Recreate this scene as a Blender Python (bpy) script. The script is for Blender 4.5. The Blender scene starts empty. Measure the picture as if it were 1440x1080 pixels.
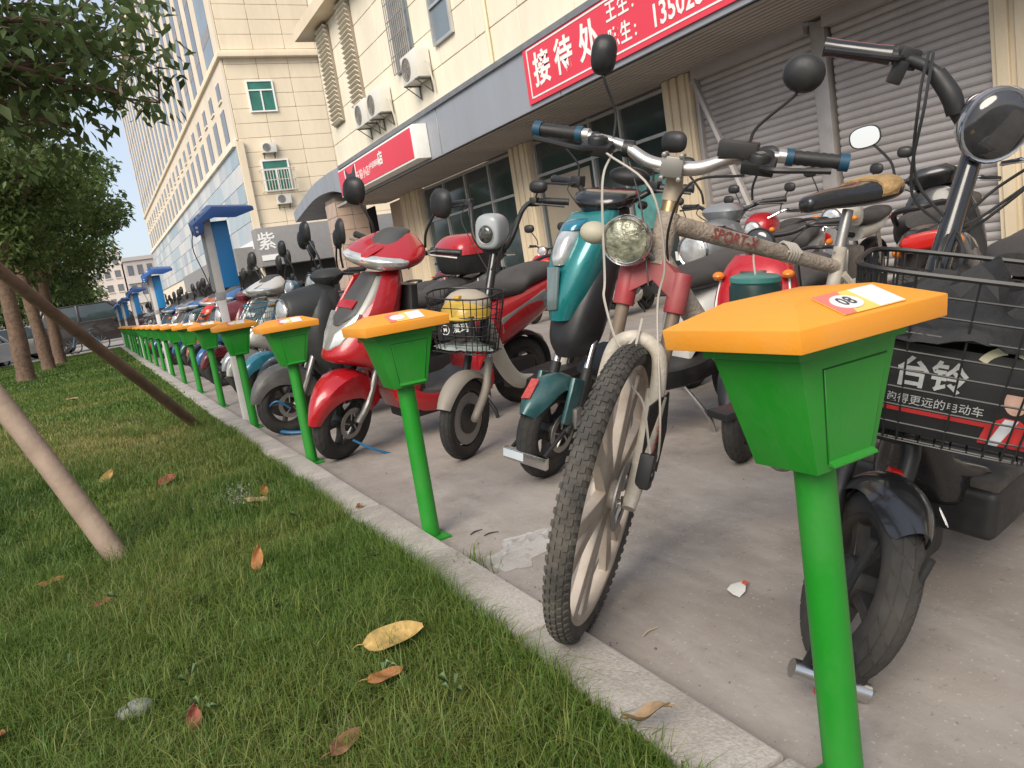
import bpy, bmesh, math, random
import numpy as np
from mathutils import Vector, Matrix

# ------------------------------------------------------------------ camera
SC = bpy.context.scene
COL = SC.collection
cam_data = bpy.data.cameras.new("camera")
cam = bpy.data.objects.new("camera", cam_data)
COL.objects.link(cam)
cam_data.sensor_width = 36.0
cam_data.lens = 27.0
cam_data.clip_start = 0.05
cam_data.clip_end = 2000.0
# hand-held phone: 0.92 m above the paving, looking along the kerb and to the right, rolled about 9 degrees
ax_y = Vector((133 - 720, 461 - 540, 1080)).normalized()          # street direction seen in the lens frame
ax_d = Vector((1765 - 720, 7217 - 540, 1080))
ax_d = (ax_d - ax_y * ax_d.dot(ax_y)).normalized()                # plumb line seen in the lens frame
ax_x = ax_d.cross(ax_y)
R3 = Matrix((ax_x, ax_y, -ax_d))
c_right, c_down, c_fwd = R3.col[0], R3.col[1], R3.col[2]
mw = Matrix((c_right, -c_down, -c_fwd)).transposed().to_4x4()
mw.translation = Vector((0, 0, 0.92))
cam.matrix_world = mw
SC.camera = cam

# ------------------------------------------------------------------ sky, sun, exposure
SUN_EL, SUN_AZ = math.radians(38), math.radians(-128)   # azimuth clockwise from the street direction
w = bpy.data.worlds.new("World"); SC.world = w; w.use_nodes = True
nt = w.node_tree
bgn = nt.nodes["Background"]
sky = nt.nodes.new("ShaderNodeTexSky"); sky.sky_type = 'NISHITA'; sky.sun_disc = False
sky.sun_elevation = SUN_EL; sky.sun_rotation = SUN_AZ
sky.air_density = 1.0; sky.dust_density = 2.0; sky.ozone_density = 1.0
veil = nt.nodes.new("ShaderNodeMix"); veil.data_type = 'RGBA'; veil.inputs[0].default_value = 0.62     # thin even cloud veil over the blue
nt.links.new(sky.outputs[0], veil.inputs[6]); veil.inputs[7].default_value = (4.2, 4.55, 5.2, 1)
nt.links.new(veil.outputs[2], bgn.inputs[0]); bgn.inputs[1].default_value = 0.105
sun_d = bpy.data.lights.new("sun", 'SUN'); sun_d.energy = 2.1; sun_d.angle = math.radians(36); sun_d.color = (1.0, 0.91, 0.77)
sun = bpy.data.objects.new("sun", sun_d); COL.objects.link(sun)
sdir = Vector((math.sin(SUN_AZ) * math.cos(SUN_EL), math.cos(SUN_AZ) * math.cos(SUN_EL), math.sin(SUN_EL)))
sun.rotation_euler = sdir.to_track_quat('Z', 'Y').to_euler(); sun.location = (-20, -20, 30)
SC.view_settings.view_transform = 'Standard'; SC.view_settings.look = 'None'
SC.view_settings.exposure = 0.85; SC.view_settings.gamma = 1.0; SC.view_settings.use_curve_mapping = False
SC.render.engine = 'CYCLES'
SC.cycles.max_bounces = 6; SC.cycles.diffuse_bounces = 3; SC.cycles.glossy_bounces = 3; SC.cycles.transparent_max_bounces = 8

# ------------------------------------------------------------------ materials
MATS = {}
def mat(name, col, rough=0.5, metal=0.0, var=0.12, vscale=6.0, bump=0.0, bscale=40.0, coat=0.0, dust=0.0, dustcol=(0.30, 0.26, 0.21), spec=0.5, trans=0.0, alpha=1.0, emit=None, dscale=3.0, wpos=None):
    """Principled material with noise-driven tone, wear and relief"""
    if name in MATS: return MATS[name]
    m = bpy.data.materials.new(name); m.use_nodes = True; MATS[name] = m
    n, l = m.node_tree.nodes, m.node_tree.links
    b = n["Principled BSDF"]
    tc = n.new("ShaderNodeTexCoord"); VEC = tc.outputs["Object"]
    if wpos:                                   # pattern runs on across alike pieces instead of repeating on each
        ge = n.new("ShaderNodeNewGeometry"); mp = n.new("ShaderNodeMapping"); mp.inputs["Scale"].default_value = wpos; l.new(ge.outputs["Position"], mp.inputs[0]); VEC = mp.outputs[0]
    no = n.new("ShaderNodeTexNoise"); no.inputs["Scale"].default_value = vscale; no.inputs["Detail"].default_value = 5
    l.new(VEC, no.inputs["Vector"])
    mx = n.new("ShaderNodeMix"); mx.data_type = 'RGBA'
    lo = tuple(max(0, c * (1 - var)) for c in col) + (1,); hi = tuple(min(1, c * (1 + var)) for c in col) + (1,)
    rp = n.new("ShaderNodeMapRange"); rp.inputs[1].default_value = 0.3; rp.inputs[2].default_value = 0.7
    l.new(no.outputs[0], rp.inputs[0]); l.new(rp.outputs[0], mx.inputs[0])
    mx.inputs[6].default_value = lo; mx.inputs[7].default_value = hi
    out = mx.outputs[2]
    if dust > 0:
        n2 = n.new("ShaderNodeTexNoise"); n2.inputs["Scale"].default_value = dscale; n2.inputs["Detail"].default_value = 8; n2.inputs["Roughness"].default_value = 0.7
        l.new(VEC, n2.inputs["Vector"])
        r2 = n.new("ShaderNodeMapRange"); r2.inputs[1].default_value = 0.42; r2.inputs[2].default_value = 0.75; r2.inputs[4].default_value = dust
        l.new(n2.outputs[0], r2.inputs[0])
        m2 = n.new("ShaderNodeMix"); m2.data_type = 'RGBA'; l.new(r2.outputs[0], m2.inputs[0]); l.new(out, m2.inputs[6]); m2.inputs[7].default_value = dustcol + (1,)
        out = m2.outputs[2]
        rr = n.new("ShaderNodeMapRange"); rr.inputs[2].default_value = max(dust, .01); rr.inputs[3].default_value = rough; rr.inputs[4].default_value = min(1, rough + 0.35)
        l.new(r2.outputs[0], rr.inputs[0]); l.new(rr.outputs[0], b.inputs["Roughness"])
    else:
        rr = n.new("ShaderNodeMapRange"); rr.inputs[3].default_value = max(0.02, rough - 0.06); rr.inputs[4].default_value = min(1, rough + 0.08)
        l.new(no.outputs[0], rr.inputs[0]); l.new(rr.outputs[0], b.inputs["Roughness"])
    l.new(out, b.inputs["Base Color"])
    b.inputs["Metallic"].default_value = metal
    b.inputs["Specular IOR Level"].default_value = spec
    if coat: b.inputs["Coat Weight"].default_value = coat; b.inputs["Coat Roughness"].default_value = 0.06
    if trans: b.inputs["Transmission Weight"].default_value = trans
    if alpha < 1: b.inputs["Alpha"].default_value = alpha
    if emit: b.inputs["Emission Color"].default_value = emit[0] + (1,); b.inputs["Emission Strength"].default_value = emit[1]
    if bump > 0:
        nb = n.new("ShaderNodeTexNoise"); nb.inputs["Scale"].default_value = bscale; nb.inputs["Detail"].default_value = 6
        l.new(VEC, nb.inputs["Vector"])
        bp = n.new("ShaderNodeBump"); bp.inputs["Strength"].default_value = bump; bp.inputs["Distance"].default_value = 0.02
        l.new(nb.outputs[0], bp.inputs["Height"]); l.new(bp.outputs[0], b.inputs["Normal"])
    return m

def leafmat(name, c1, c2, scale=2.0, transl=0.35, c3=None):
    """two-sided leaf: diffuse plus light passing through, tone varies from leaf to leaf"""
    if name in MATS: return MATS[name]
    m = bpy.data.materials.new(name); m.use_nodes = True; MATS[name] = m
    n, l = m.node_tree.nodes, m.node_tree.links
    b = n["Principled BSDF"]; b.inputs["Roughness"].default_value = 0.5; b.inputs["Specular IOR Level"].default_value = 0.35
    at = n.new("ShaderNodeAttribute"); at.attribute_name = "rnd"
    cr = n.new("ShaderNodeValToRGB"); cr.color_ramp.elements[0].color = c1 + (1,); cr.color_ramp.elements[1].color = c2 + (1,)
    if c3:
        e = cr.color_ramp.elements.new(0.97); e.color = c2 + (1,); cr.color_ramp.elements[-1].color = c3 + (1,)
    l.new(at.outputs["Fac"], cr.inputs[0]); l.new(cr.outputs[0], b.inputs["Base Color"])
    tr = n.new("ShaderNodeBsdfTranslucent"); l.new(cr.outputs[0], tr.inputs[0])
    ms = n.new("ShaderNodeMixShader"); ms.inputs[0].default_value = transl
    l.new(b.outputs[0], ms.inputs[1]); l.new(tr.outputs[0], ms.inputs[2]); l.new(ms.outputs[0], n["Material Output"].inputs[0])
    return m

# ------------------------------------------------------------------ object helpers
def link(o, parent=None):
    COL.objects.link(o)
    if parent is not None: o.parent = parent
    return o
def tag(o, label=None, cat=None, group=None, kind=None):
    if label: o["label"] = label
    if cat: o["category"] = cat
    if group: o["group"] = group
    if kind: o["kind"] = kind
    return o
def thing(name, label=None, cat=None, loc=(0, 0, 0), rz=0.0, group=None, lean=0.0, kind=None):
    o = bpy.data.objects.new(name, None); COL.objects.link(o); o.empty_display_size = 0.1
    o.rotation_mode = 'XYZ'; o.location = loc; o.rotation_euler = (lean, 0, rz)
    return tag(o, label, cat, group, kind)
def copy_tree(o, parent=None):
    c = o.copy(); COL.objects.link(c)
    if parent is not None: c.parent = parent
    for ch in list(o.children): copy_tree(ch, c)
    return c

def spline(pts, k=6, closed=False):
    """Catmull-Rom through pts"""
    P = [Vector(p) for p in pts]; n = len(P); out = []
    rng = range(n if closed else n - 1)
    for i in rng:
        p0 = P[(i - 1) % n] if (closed or i > 0) else P[0] * 2 - P[1]
        p1 = P[i]; p2 = P[(i + 1) % n]
        p3 = P[(i + 2) % n] if (closed or i + 2 < n) else P[-1] * 2 - P[-2]
        for j in range(k):
            t = j / k
            out.append(0.5 * ((2 * p1) + (-p0 + p2) * t + (2 * p0 - 5 * p1 + 4 * p2 - p3) * t * t + (-p0 + 3 * p1 - 3 * p2 + p3) * t ** 3))
    if not closed: out.append(P[-1])
    return out

class G:
    """collects geometry, then becomes ONE mesh object"""
    def __init__(s): s.v = []; s.f = []
    def add(s, vs, fs):
        o = len(s.v); s.v += [tuple(p) for p in vs]; s.f += [tuple(i + o for i in q) for q in fs]; return s
    def box(s, c, d, rot=None):
        x, y, z = d[0] / 2, d[1] / 2, d[2] / 2
        vs = [Vector((a, b, e)) for a in (-x, x) for b in (-y, y) for e in (-z, z)]
        if rot is not None: vs = [rot @ p for p in vs]
        c = Vector(c)
        return s.add([p + c for p in vs], [(0, 1, 3, 2), (4, 6, 7, 5), (0, 4, 5, 1), (2, 3, 7, 6), (0, 2, 6, 4), (1, 5, 7, 3)])
    def tube(s, pts, r, n=8, closed=False, cap=True, flat=1.0):
        P = [Vector(p) for p in pts]; m = len(P)
        R = list(r) if hasattr(r, '__len__') else [r] * m
        if len(R) != m: R = [R[0] + (R[-1] - R[0]) * i / (m - 1) for i in range(m)] if len(R) == 2 else [R[min(len(R) - 1, int(i * len(R) / m))] for i in range(m)]
        T = []
        for i in range(m):
            a = P[i - 1] if (i > 0 or closed) else P[i]; b = P[(i + 1) % m] if (i < m - 1 or closed) else P[i]
            t = b - a; T.append(t.normalized() if t.length > 1e-9 else Vector((0, 0, 1)))
        up = Vector((0, 0, 1)) if abs(T[0].z) < 0.9 else Vector((1, 0, 0))
        nrm = T[0].cross(up).normalized(); vs = []
        for i in range(m):
            nrm = (nrm - T[i] * nrm.dot(T[i]))
            nrm = nrm.normalized() if nrm.length > 1e-6 else T[i].orthogonal().normalized()
            bi = T[i].cross(nrm)
            for j in range(n):
                a = 2 * math.pi * j / n
                vs.append(P[i] + (nrm * math.cos(a) + bi * math.sin(a) * flat) * R[i])
        fs = []
        for i in range(m if closed else m - 1):
            k = (i + 1) % m
            for j in range(n): fs.append((i * n + j, i * n + (j + 1) % n, k * n + (j + 1) % n, k * n + j))
        if cap and not closed: fs += [tuple(range(n))[::-1], tuple((m - 1) * n + j for j in range(n))]
        return s.add(vs, fs)
    def stube(s, pts, r, n=8, k=5, closed=False, flat=1.0):
        q = spline(pts, k, closed)
        if hasattr(r, '__len__') and len(r) == len(pts):
            rr = []
            for i in range(len(q)):
                t = i / k; a = min(int(t), len(pts) - 1); b = min(a + 1, len(pts) - 1); rr.append(r[a] + (r[b] - r[a]) * (t - a))
            r = rr
        return s.tube(q, r, n, closed, flat=flat)
    def lathe(s, prof, n=24, o=(0, 0, 0), axis='Y', closed=False):
        """profile (radius, height along axis); closed joins last ring to the first"""
        vs = []; m = len(prof); o = Vector(o)
        for (r, h) in prof:
            for j in range(n):
                a = 2 * math.pi * j / n; c, d = r * math.cos(a), r * math.sin(a)
                vs.append(o + (Vector((c, h, d)) if axis == 'Y' else Vector((c, d, h)) if axis == 'Z' else Vector((h, c, d))))
        fs = []
        for i in range(m if closed else m - 1):
            k = (i + 1) % m
            for j in range(n): fs.append((i * n + j, i * n + (j + 1) % n, k * n + (j + 1) % n, k * n + j))
        return s.add(vs, fs)
    def loft(s, rings, cap=True, closed_rings=True):
        n = len(rings[0]); vs = [p for r in rings for p in r]; fs = []
        for i in range(len(rings) - 1):
            for j in range(n if closed_rings else n - 1): fs.append((i * n + j, i * n + (j + 1) % n, (i + 1) * n + (j + 1) % n, (i + 1) * n + j))
        if cap and closed_rings: fs += [tuple(range(n))[::-1], tuple((len(rings) - 1) * n + j for j in range(n))]
        return s.add(vs, fs)
    def prism(s, poly, o, u, v, th):
        """polygon in plane (u,v) at o, thickness th centred along u x v"""
        o, u, v = Vector(o), Vector(u), Vector(v); w_ = u.cross(v).normalized() * th / 2
        a = [o + u * p[0] + v * p[1] - w_ for p in poly]; b = [p + 2 * w_ for p in a]; n = len(poly)
        return s.add(a + b, [tuple(range(n))[::-1], tuple(range(n, 2 * n))] + [(i, (i + 1) % n, n + (i + 1) % n, n + i) for i in range(n)])
    def ell(s, c, r, n=16, m=10, rot=None, zmin=-1.0, zmax=1.0):
        vs = []; c = Vector(c)
        a0, a1 = math.asin(zmin), math.asin(zmax)
        for i in range(m + 1):
            a = a0 + (a1 - a0) * i / m
            for j in range(n):
                b = 2 * math.pi * j / n; p = Vector((r[0] * math.cos(a) * math.cos(b), r[1] * math.cos(a) * math.sin(b), r[2] * math.sin(a)))
                vs.append((rot @ p if rot is not None else p) + c)
        fs = [(i * n + j, i * n + (j + 1) % n, (i + 1) * n + (j + 1) % n, (i + 1) * n + j) for i in range(m) for j in range(n)]
        fs += [tuple(range(n))[::-1], tuple(m * n + j for j in range(n))]
        return s.add(vs, fs)
    def grid(s, rows, th=0.0):
        """rows of points -> sheet, thickened along its normals by th"""
        m, n = len(rows), len(rows[0]); P = [Vector(p) for r in rows for p in r]
        fs = [(i * n + j, i * n + j + 1, (i + 1) * n + j + 1, (i + 1) * n + j) for i in range(m - 1) for j in range(n - 1)]
        if th <= 0: return s.add(P, fs)
        N = []
        for i in range(m):
            for j in range(n):
                a = P[min(i + 1, m - 1) * n + j] - P[max(i - 1, 0) * n + j]; b = P[i * n + min(j + 1, n - 1)] - P[i * n + max(j - 1, 0)]
                c = b.cross(a); N.append(c.normalized() if c.length > 1e-9 else Vector((0, 0, 1)))
        Q = [p - q * th for p, q in zip(P, N)]; k = m * n
        f2 = [tuple(reversed([i + k for i in q])) for q in fs]
        rim = [i for i in range(n)] + [i * n + n - 1 for i in range(1, m)] + [(m - 1) * n + j for j in range(n - 2, -1, -1)] + [i * n for i in range(m - 2, 0, -1)]
        f3 = [(rim[i], rim[i - 1], rim[i - 1] + k, rim[i] + k) for i in range(len(rim))]
        return s.add(P + Q, fs + f2 + f3)
    def mesh(s, name, m=None, M=None, bevel=0.0, seg=2, ang=40):
        me = bpy.data.meshes.new(name)
        vs = s.v if M is None else [tuple(M @ Vector(p)) for p in s.v]
        me.from_pydata(vs, [], s.f)
        bm = bmesh.new(); bm.from_mesh(me)
        bmesh.ops.remove_doubles(bm, verts=bm.verts, dist=1e-5)
        bmesh.ops.recalc_face_normals(bm, faces=bm.faces)
        if bevel > 0:
            es = [e for e in bm.edges if len(e.link_faces) == 2 and e.calc_face_angle(0) > math.radians(30)]
            bmesh.ops.bevel(bm, geom=es, offset=bevel, segments=seg, affect='EDGES', profile=0.6, clamp_overlap=True)
        bm.to_mesh(me); bm.free()
        me.polygons.foreach_set("use_smooth", [True] * len(me.polygons))
        me.set_sharp_from_angle(angle=math.radians(ang))
        if m: me.materials.append(m)
        return me
    def obj(s, name, m, parent=None, M=None, bevel=0.0, seg=2, ang=40, loc=None):
        o = bpy.data.objects.new(name, s.mesh(name, m, M, bevel, seg, ang))
        if loc is not None: o.location = loc
        return link(o, parent)

def inst(me, name, parent, loc, rot=None, scale=None, m=None):
    o = bpy.data.objects.new(name, me); o.location = loc
    if rot is not None: o.rotation_euler = rot
    if scale is not None: o.scale = scale
    link(o, parent)
    if m is not None:
        o.material_slots[0].link = 'OBJECT'; o.material_slots[0].material = m
    return o

def text(body, name, m, parent, M, size=0.1, depth=0.001, bold=0.0, align='CENTER', sx=1.0, shear=0.0):
    """flat lettering: local x right, y up, z out of the surface"""
    cu = bpy.data.curves.new(name, 'FONT'); cu.body = body; cu.size = size; cu.extrude = depth / 2; cu.offset = bold
    cu.align_x = align; cu.align_y = 'CENTER'; cu.resolution_u = 2; cu.shear = shear
    t = bpy.data.objects.new(name, cu); COL.objects.link(t)
    dg = bpy.context.evaluated_depsgraph_get(); dg.update()
    me = bpy.data.meshes.new_from_object(t.evaluated_get(dg)); bpy.data.objects.remove(t)
    me.transform(Matrix.Diagonal((sx, 1, 1, 1))); me.transform(M); me.materials.clear(); me.materials.append(m)
    o = bpy.data.objects.new(name, me); return link(o, parent)
def frame(o, right, up):
    """4x4 whose x is right, y is up and z comes out of the surface"""
    r = Vector(right).normalized(); u = Vector(up); u = (u - r * u.dot(r)).normalized(); n = r.cross(u)
    M = Matrix((r, u, n)).transposed().to_4x4(); M.translation = Vector(o); return M
def pydata(name, V, F, m, parent=None, rnd=None, smooth=False):
    """fast mesh from numpy arrays (all faces the same size)"""
    me = bpy.data.meshes.new(name); k = F.shape[1]
    me.vertices.add(len(V)); me.vertices.foreach_set("co", V.astype(np.float32).ravel())
    me.loops.add(F.size); me.loops.foreach_set("vertex_index", F.astype(np.int32).ravel())
    me.polygons.add(len(F)); me.polygons.foreach_set("loop_start", np.arange(0, F.size, k, dtype=np.int32))
    me.polygons.foreach_set("loop_total", np.full(len(F), k, dtype=np.int32))
    if smooth: me.polygons.foreach_set("use_smooth", np.ones(len(F), dtype=bool))
    me.update(calc_edges=True)
    if rnd is not None:
        a = me.attributes.new("rnd", 'FLOAT', 'POINT'); a.data.foreach_set("value", rnd.astype(np.float32))
    me.materials.append(m); o = bpy.data.objects.new(name, me); return link(o, parent)
# ================================================================== ground, paving, kerb, lawn
rng = np.random.default_rng(7); random.seed(7)
def sheet(name, x0, x1, y0, y1, z, m, nx=1, ny=1, amp=0.0, parent=None, kind='structure'):
    xs = np.linspace(x0, x1, nx + 1); ys = np.linspace(y0, y1, ny + 1)
    X, Y = np.meshgrid(xs, ys, indexing='ij')
    Z = z + amp * (np.sin(X * 2.1 + 1.3) * np.cos(Y * 1.7) + 0.5 * np.sin(X * 5.3 + Y * 4.1))
    V = np.stack([X, Y, Z], -1).reshape(-1, 3)
    i, j = np.meshgrid(np.arange(nx), np.arange(ny), indexing='ij'); a = (i * (ny + 1) + j).ravel()
    F = np.stack([a, a + ny + 1, a + ny + 2, a + 1], -1)
    o = pydata(name, V, F, m, parent, smooth=True); tag(o, kind=kind); return o

def pave_mat():
    m = bpy.data.materials.new("concrete_paving"); m.use_nodes = True
    n, l = m.node_tree.nodes, m.node_tree.links; b = n["Principled BSDF"]; b.inputs["Roughness"].default_value = 0.85
    tc = n.new("ShaderNodeTexCoord")
    def noise(sc, det=6, ro=0.6, stretch=None):
        k = n.new("ShaderNodeTexNoise"); k.inputs["Scale"].default_value = sc; k.inputs["Detail"].default_value = det; k.inputs["Roughness"].default_value = ro
        if stretch:
            mp = n.new("ShaderNodeMapping"); mp.inputs["Scale"].default_value = stretch; mp.inputs["Rotation"].default_value = (0, 0, 0.5); l.new(tc.outputs["Object"], mp.inputs[0]); l.new(mp.outputs[0], k.inputs["Vector"])
        else: l.new(tc.outputs["Object"], k.inputs["Vector"])
        return k.outputs[0]
    def ramp(src, a, b_, lo, hi):
        r = n.new("ShaderNodeMapRange"); r.inputs[1].default_value = a; r.inputs[2].default_value = b_; r.inputs[3].default_value = lo; r.inputs[4].default_value = hi; l.new(src, r.inputs[0]); return r.outputs[0]
    def mix(f, a, b_):
        k = n.new("ShaderNodeMix"); k.data_type = 'RGBA'; l.new(f, k.inputs[0])
        for i, c in ((6, a), (7, b_)):
            if isinstance(c, tuple): k.inputs[i].default_value = c + (1,)
            else: l.new(c, k.inputs[i])
        return k.outputs[2]
    c = mix(ramp(noise(0.9, 8, 0.65), 0.3, 0.7, 0, 1), (0.205, 0.178, 0.158), (0.35, 0.312, 0.28))
    c = mix(ramp(noise(5, 8, 0.7, (1, 0.35, 1)), 0.46, 0.72, 0, 0.6), c, (0.43, 0.395, 0.36))       # pale scuffs
    c = mix(ramp(noise(2.2, 10, 0.75), 0.52, 0.70, 0, 0.62), c, (0.145, 0.122, 0.105))                # grime
    c = mix(ramp(noise(38, 4, 0.7), 0.62, 0.72, 0, 0.7), c, (0.11, 0.09, 0.075))                    # specks
    c = mix(ramp(noise(90, 2, 0.5), 0.66, 0.70, 0, 0.5), c, (0.5, 0.46, 0.42))
    l.new(c, b.inputs["Base Color"])
    bp = n.new("ShaderNodeBump"); bp.inputs["Strength"].default_value = 0.35; bp.inputs["Distance"].default_value = 0.004
    l.new(noise(60, 8, 0.75), bp.inputs["Height"]); l.new(bp.outputs[0], b.inputs["Normal"])
    return m
M_PAVE = pave_mat()
M_ROAD = mat("asphalt", (0.10, 0.098, 0.095), 0.9, var=0.25, vscale=2, bump=0.3, bscale=80)
M_SOIL = mat("lawn_soil", (0.045, 0.042, 0.018), 0.95, var=0.5, vscale=5, bump=0.6, bscale=40)
M_KERB = mat("granite_kerb", (0.42, 0.385, 0.35), 0.8, var=0.16, vscale=120, bump=0.25, bscale=150, dust=0.75, dustcol=(0.20, 0.175, 0.145), dscale=5, wpos=(1, 1, 1))

sheet("ground", -600, 600, -200, 1200, -0.06, M_ROAD)
sheet("pavement", 0.70, 8.3, -8, 34.2, 0.0, M_PAVE, 60, 200, 0.0012)
sheet("plaza", -2.0, 40, 34.2, 120, -0.03, mat("plaza_concrete", (0.30, 0.28, 0.26), 0.9, var=0.2, vscale=0.6))
sheet("road", -30, -9.0, -20, 200, -0.05, mat("road_asphalt", (0.07, 0.068, 0.066), 0.9, var=0.2, vscale=2))
sheet("lawn_ground", -9.0, 0.735, -6, 33.4, 0.012, M_SOIL, 60, 200, 0.006)

kerb = thing("kerb", kind='structure')
ksm = [G().box((0, 0, 0), (0.146, 0.688, 0.22)).mesh("kerb_stone", M_KERB, bevel=0.007, seg=2) for _ in range(1)]
y = -0.52; ki = 0
while y < 33.6:
    o = inst(ksm[0], "kerb_stone", kerb, (0.787 + random.uniform(-.003, .003), y + 0.347, -0.067 + random.uniform(-.004, .004)), (random.uniform(-.004, .004), random.uniform(-.006, .006), random.uniform(-.004, .004)))
    y += 0.697; ki += 1
for i in range(10):   # kerb across the far end of the lawn
    inst(ksm[0], "kerb_stone", kerb, (0.42 - 0.697 * i, 33.5, -0.05), (0, 0, math.pi / 2))

# ------------------------------------------------------------------ grass
def vnoise(x, y, s, seed):
    r = np.random.default_rng(seed).random((64, 64)); x = x * s; y = y * s
    xi = np.floor(x).astype(int); yi = np.floor(y).astype(int); fx = x - xi; fy = y - yi; fx = fx * fx * (3 - 2 * fx); fy = fy * fy * (3 - 2 * fy)
    g = lambda a, b: r[a % 64, b % 64]
    return (g(xi, yi) * (1 - fx) + g(xi + 1, yi) * fx) * (1 - fy) + (g(xi, yi + 1) * (1 - fx) + g(xi + 1, yi + 1) * fx) * fy
def blades(x, y, h, wd, lean=0.6, seedv=3):
    n = len(x); r = np.random.default_rng(seedv)
    a = r.random(n) * 6.283; tilt = (r.random(n) ** 1.3) * lean * h; ca, sa = np.cos(a), np.sin(a)
    b2 = a + r.normal(0, 0.7, n) + 1.57
    px, py = np.cos(b2) * wd / 2, np.sin(b2) * wd / 2
    z0 = np.full(n, 0.0)
    mx, my, mz = x + ca * tilt * 0.35, y + sa * tilt * 0.35, h * 0.6
    tx, ty, tz = x + ca * tilt * 1.25, y + sa * tilt * 1.25, h * (1.0 - 0.45 * (tilt / np.maximum(h, 1e-4)) ** 1.5 * 0.7)
    V = np.stack([np.stack([x - px, y - py, z0], -1), np.stack([x + px, y + py, z0], -1), np.stack([mx + px * .75, my + py * .75, mz], -1), np.stack([mx - px * .75, my - py * .75, mz], -1), np.stack([tx, ty, tz], -1)], 1).reshape(-1, 3)
    k = np.arange(n) * 5
    F = np.concatenate([np.stack([k, k + 1, k + 2], -1), np.stack([k, k + 2, k + 3], -1), np.stack([k + 3, k + 2, k + 4], -1)])
    return V, F, n
def grass_zone(n, x0, x1, y0, y1, h0, h1, wd, seed, bare=True, edge=False):
    r = np.random.default_rng(seed)
    x = r.uniform(x0, x1, n); y = r.uniform(y0, y1, n)
    if edge: x = 0.712 - np.abs(r.normal(0, 0.04, n))
    d = vnoise(x, y, 3.1, 11) * 0.6 + vnoise(x, y, 8.3, 12) * 0.4
    dry = vnoise(x, y, 0.75, 13) * 0.6 + vnoise(x, y, 2.3, 14) * 0.4
    dry = dry + 0.60 * np.exp(-(((x - 0.15) / 0.6) ** 2 + ((y - 5.4) / 1.7) ** 2)) + 0.45 * np.exp(-(((x + 0.6) / 1.0) ** 2 + ((y - 8.5) / 1.8) ** 2))
    patches = [(-0.08, 2.9, .16, .12), (.40, 3.75, .12, .2), (0.25, 1.55, .09, .06), (0.05, 2.05, .12, .06), (.1, 6.3, .22, .3)]
    keep = np.ones(n, bool)
    if bare:
        for (a, b, c, e) in patches:
            keep &= r.random(n) > 0.85 * np.exp(-(((x - a) / c) ** 2 + ((y - b) / e) ** 2) * 1.2)
        keep &= r.random(n) < np.clip(0.30 + 1.5 * d, 0, 1)
    x, y, d, dry = x[keep], y[keep], d[keep], dry[keep]; n = len(x)
    h = (h0 + (h1 - h0) * r.random(n) ** 1.6) * (0.55 + 0.8 * d) * (1 - 0.35 * np.clip(dry - 0.5, 0, 1))
    V, F, n = blades(x, y, h, wd * (0.7 + 0.6 * r.random(n)), 1.25, seed + 1)
    V[:, 2] += 0.012
    tone = np.clip(0.20 + 0.34 * r.random(n) + 0.75 * (dry - 0.47) + 0.15 * (r.random(n) > 0.93), 0, 1)
    return V, F, np.repeat(tone, 5)
def long_blades(n, x0, x1, y0, y1, seed, wd=.0022):
    """longer arching blades gathered in loose tufts"""
    r = np.random.default_rng(seed); c = r.random((n // 45, 2)) * np.array([x1 - x0, y1 - y0]) + np.array([x0, y0]); k = r.integers(0, len(c), n)
    x = np.clip(c[k, 0] + r.normal(0, .035, n), x0, x1); y = c[k, 1] + r.normal(0, .045, n); h = .06 + .07 * r.random(n)
    V, F, n = blades(x, y, h, np.full(n, wd), 1.7, seed + 1); V[:, 2] += .012
    return V, F, np.repeat(np.clip(.40 + .45 * r.random(n) ** 1.5, 0, 1), 5)
def merge(zs):
    Vs, Fs, Rs, o = [], [], [], 0
    for V, F, Rr in zs: Vs.append(V); Fs.append(F + o); Rs.append(Rr); o += len(V)
    return np.concatenate(Vs), np.concatenate(Fs), np.concatenate(Rs)
def grass_mat():
    m = leafmat("grass_blade", (0.034, 0.080, 0.011), (0.36, 0.31, 0.12), transl=0.25)
    cr = [k for k in m.node_tree.nodes if k.type == 'VALTORGB'][0].color_ramp
    e = cr.elements.new(0.45); e.color = (0.092, 0.168, 0.026, 1); e = cr.elements.new(0.72); e.color = (0.175, 0.212, 0.048, 1)
    return m
M_GRASS = grass_mat()
V, F, Rn = merge([grass_zone(210000, -0.75, 0.712, 0.75, 3.3, 0.028, 0.080, 0.0024, 21),
                  grass_zone(11000, 0.6, 0.735, 0.7, 6.0, 0.035, 0.105, 0.0026, 31, bare=False, edge=True),
                  long_blades(9000, -0.75, 0.70, 0.75, 4.2, 41), long_blades(7000, -2.0, 0.70, 4.2, 8, 42, .0036),
                  grass_zone(170000, -2.0, 0.712, 3.3, 7.5, 0.030, 0.075, 0.0042, 22),
                  grass_zone(120000, -4.5, 0.735, 7.5, 16, 0.03, 0.07, 0.008, 23),
                  grass_zone(90000, -8.5, 0.735, 16, 33.2, 0.03, 0.07, 0.017, 24)])
grass = pydata("grass", V, F, M_GRASS, rnd=Rn)
tag(grass, "patchy green lawn grass beside the granite kerb", "grass", kind='stuff')
# tuft of weeds growing out of the kerb joint
r = np.random.default_rng(5); n = 90
V, F, n = blades(0.87 + r.normal(0, .03, n), 2.12 + r.normal(0, .045, n), 0.03 + 0.07 * r.random(n), np.full(n, 0.0028), 1.1, 6)
o = pydata("weed_tuft", V, F, M_GRASS, rnd=np.repeat(0.35 + .3 * r.random(n), 5)); tag(o, "thin tuft of weeds in the kerb joint by a green post", "weeds", kind='stuff')

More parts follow.
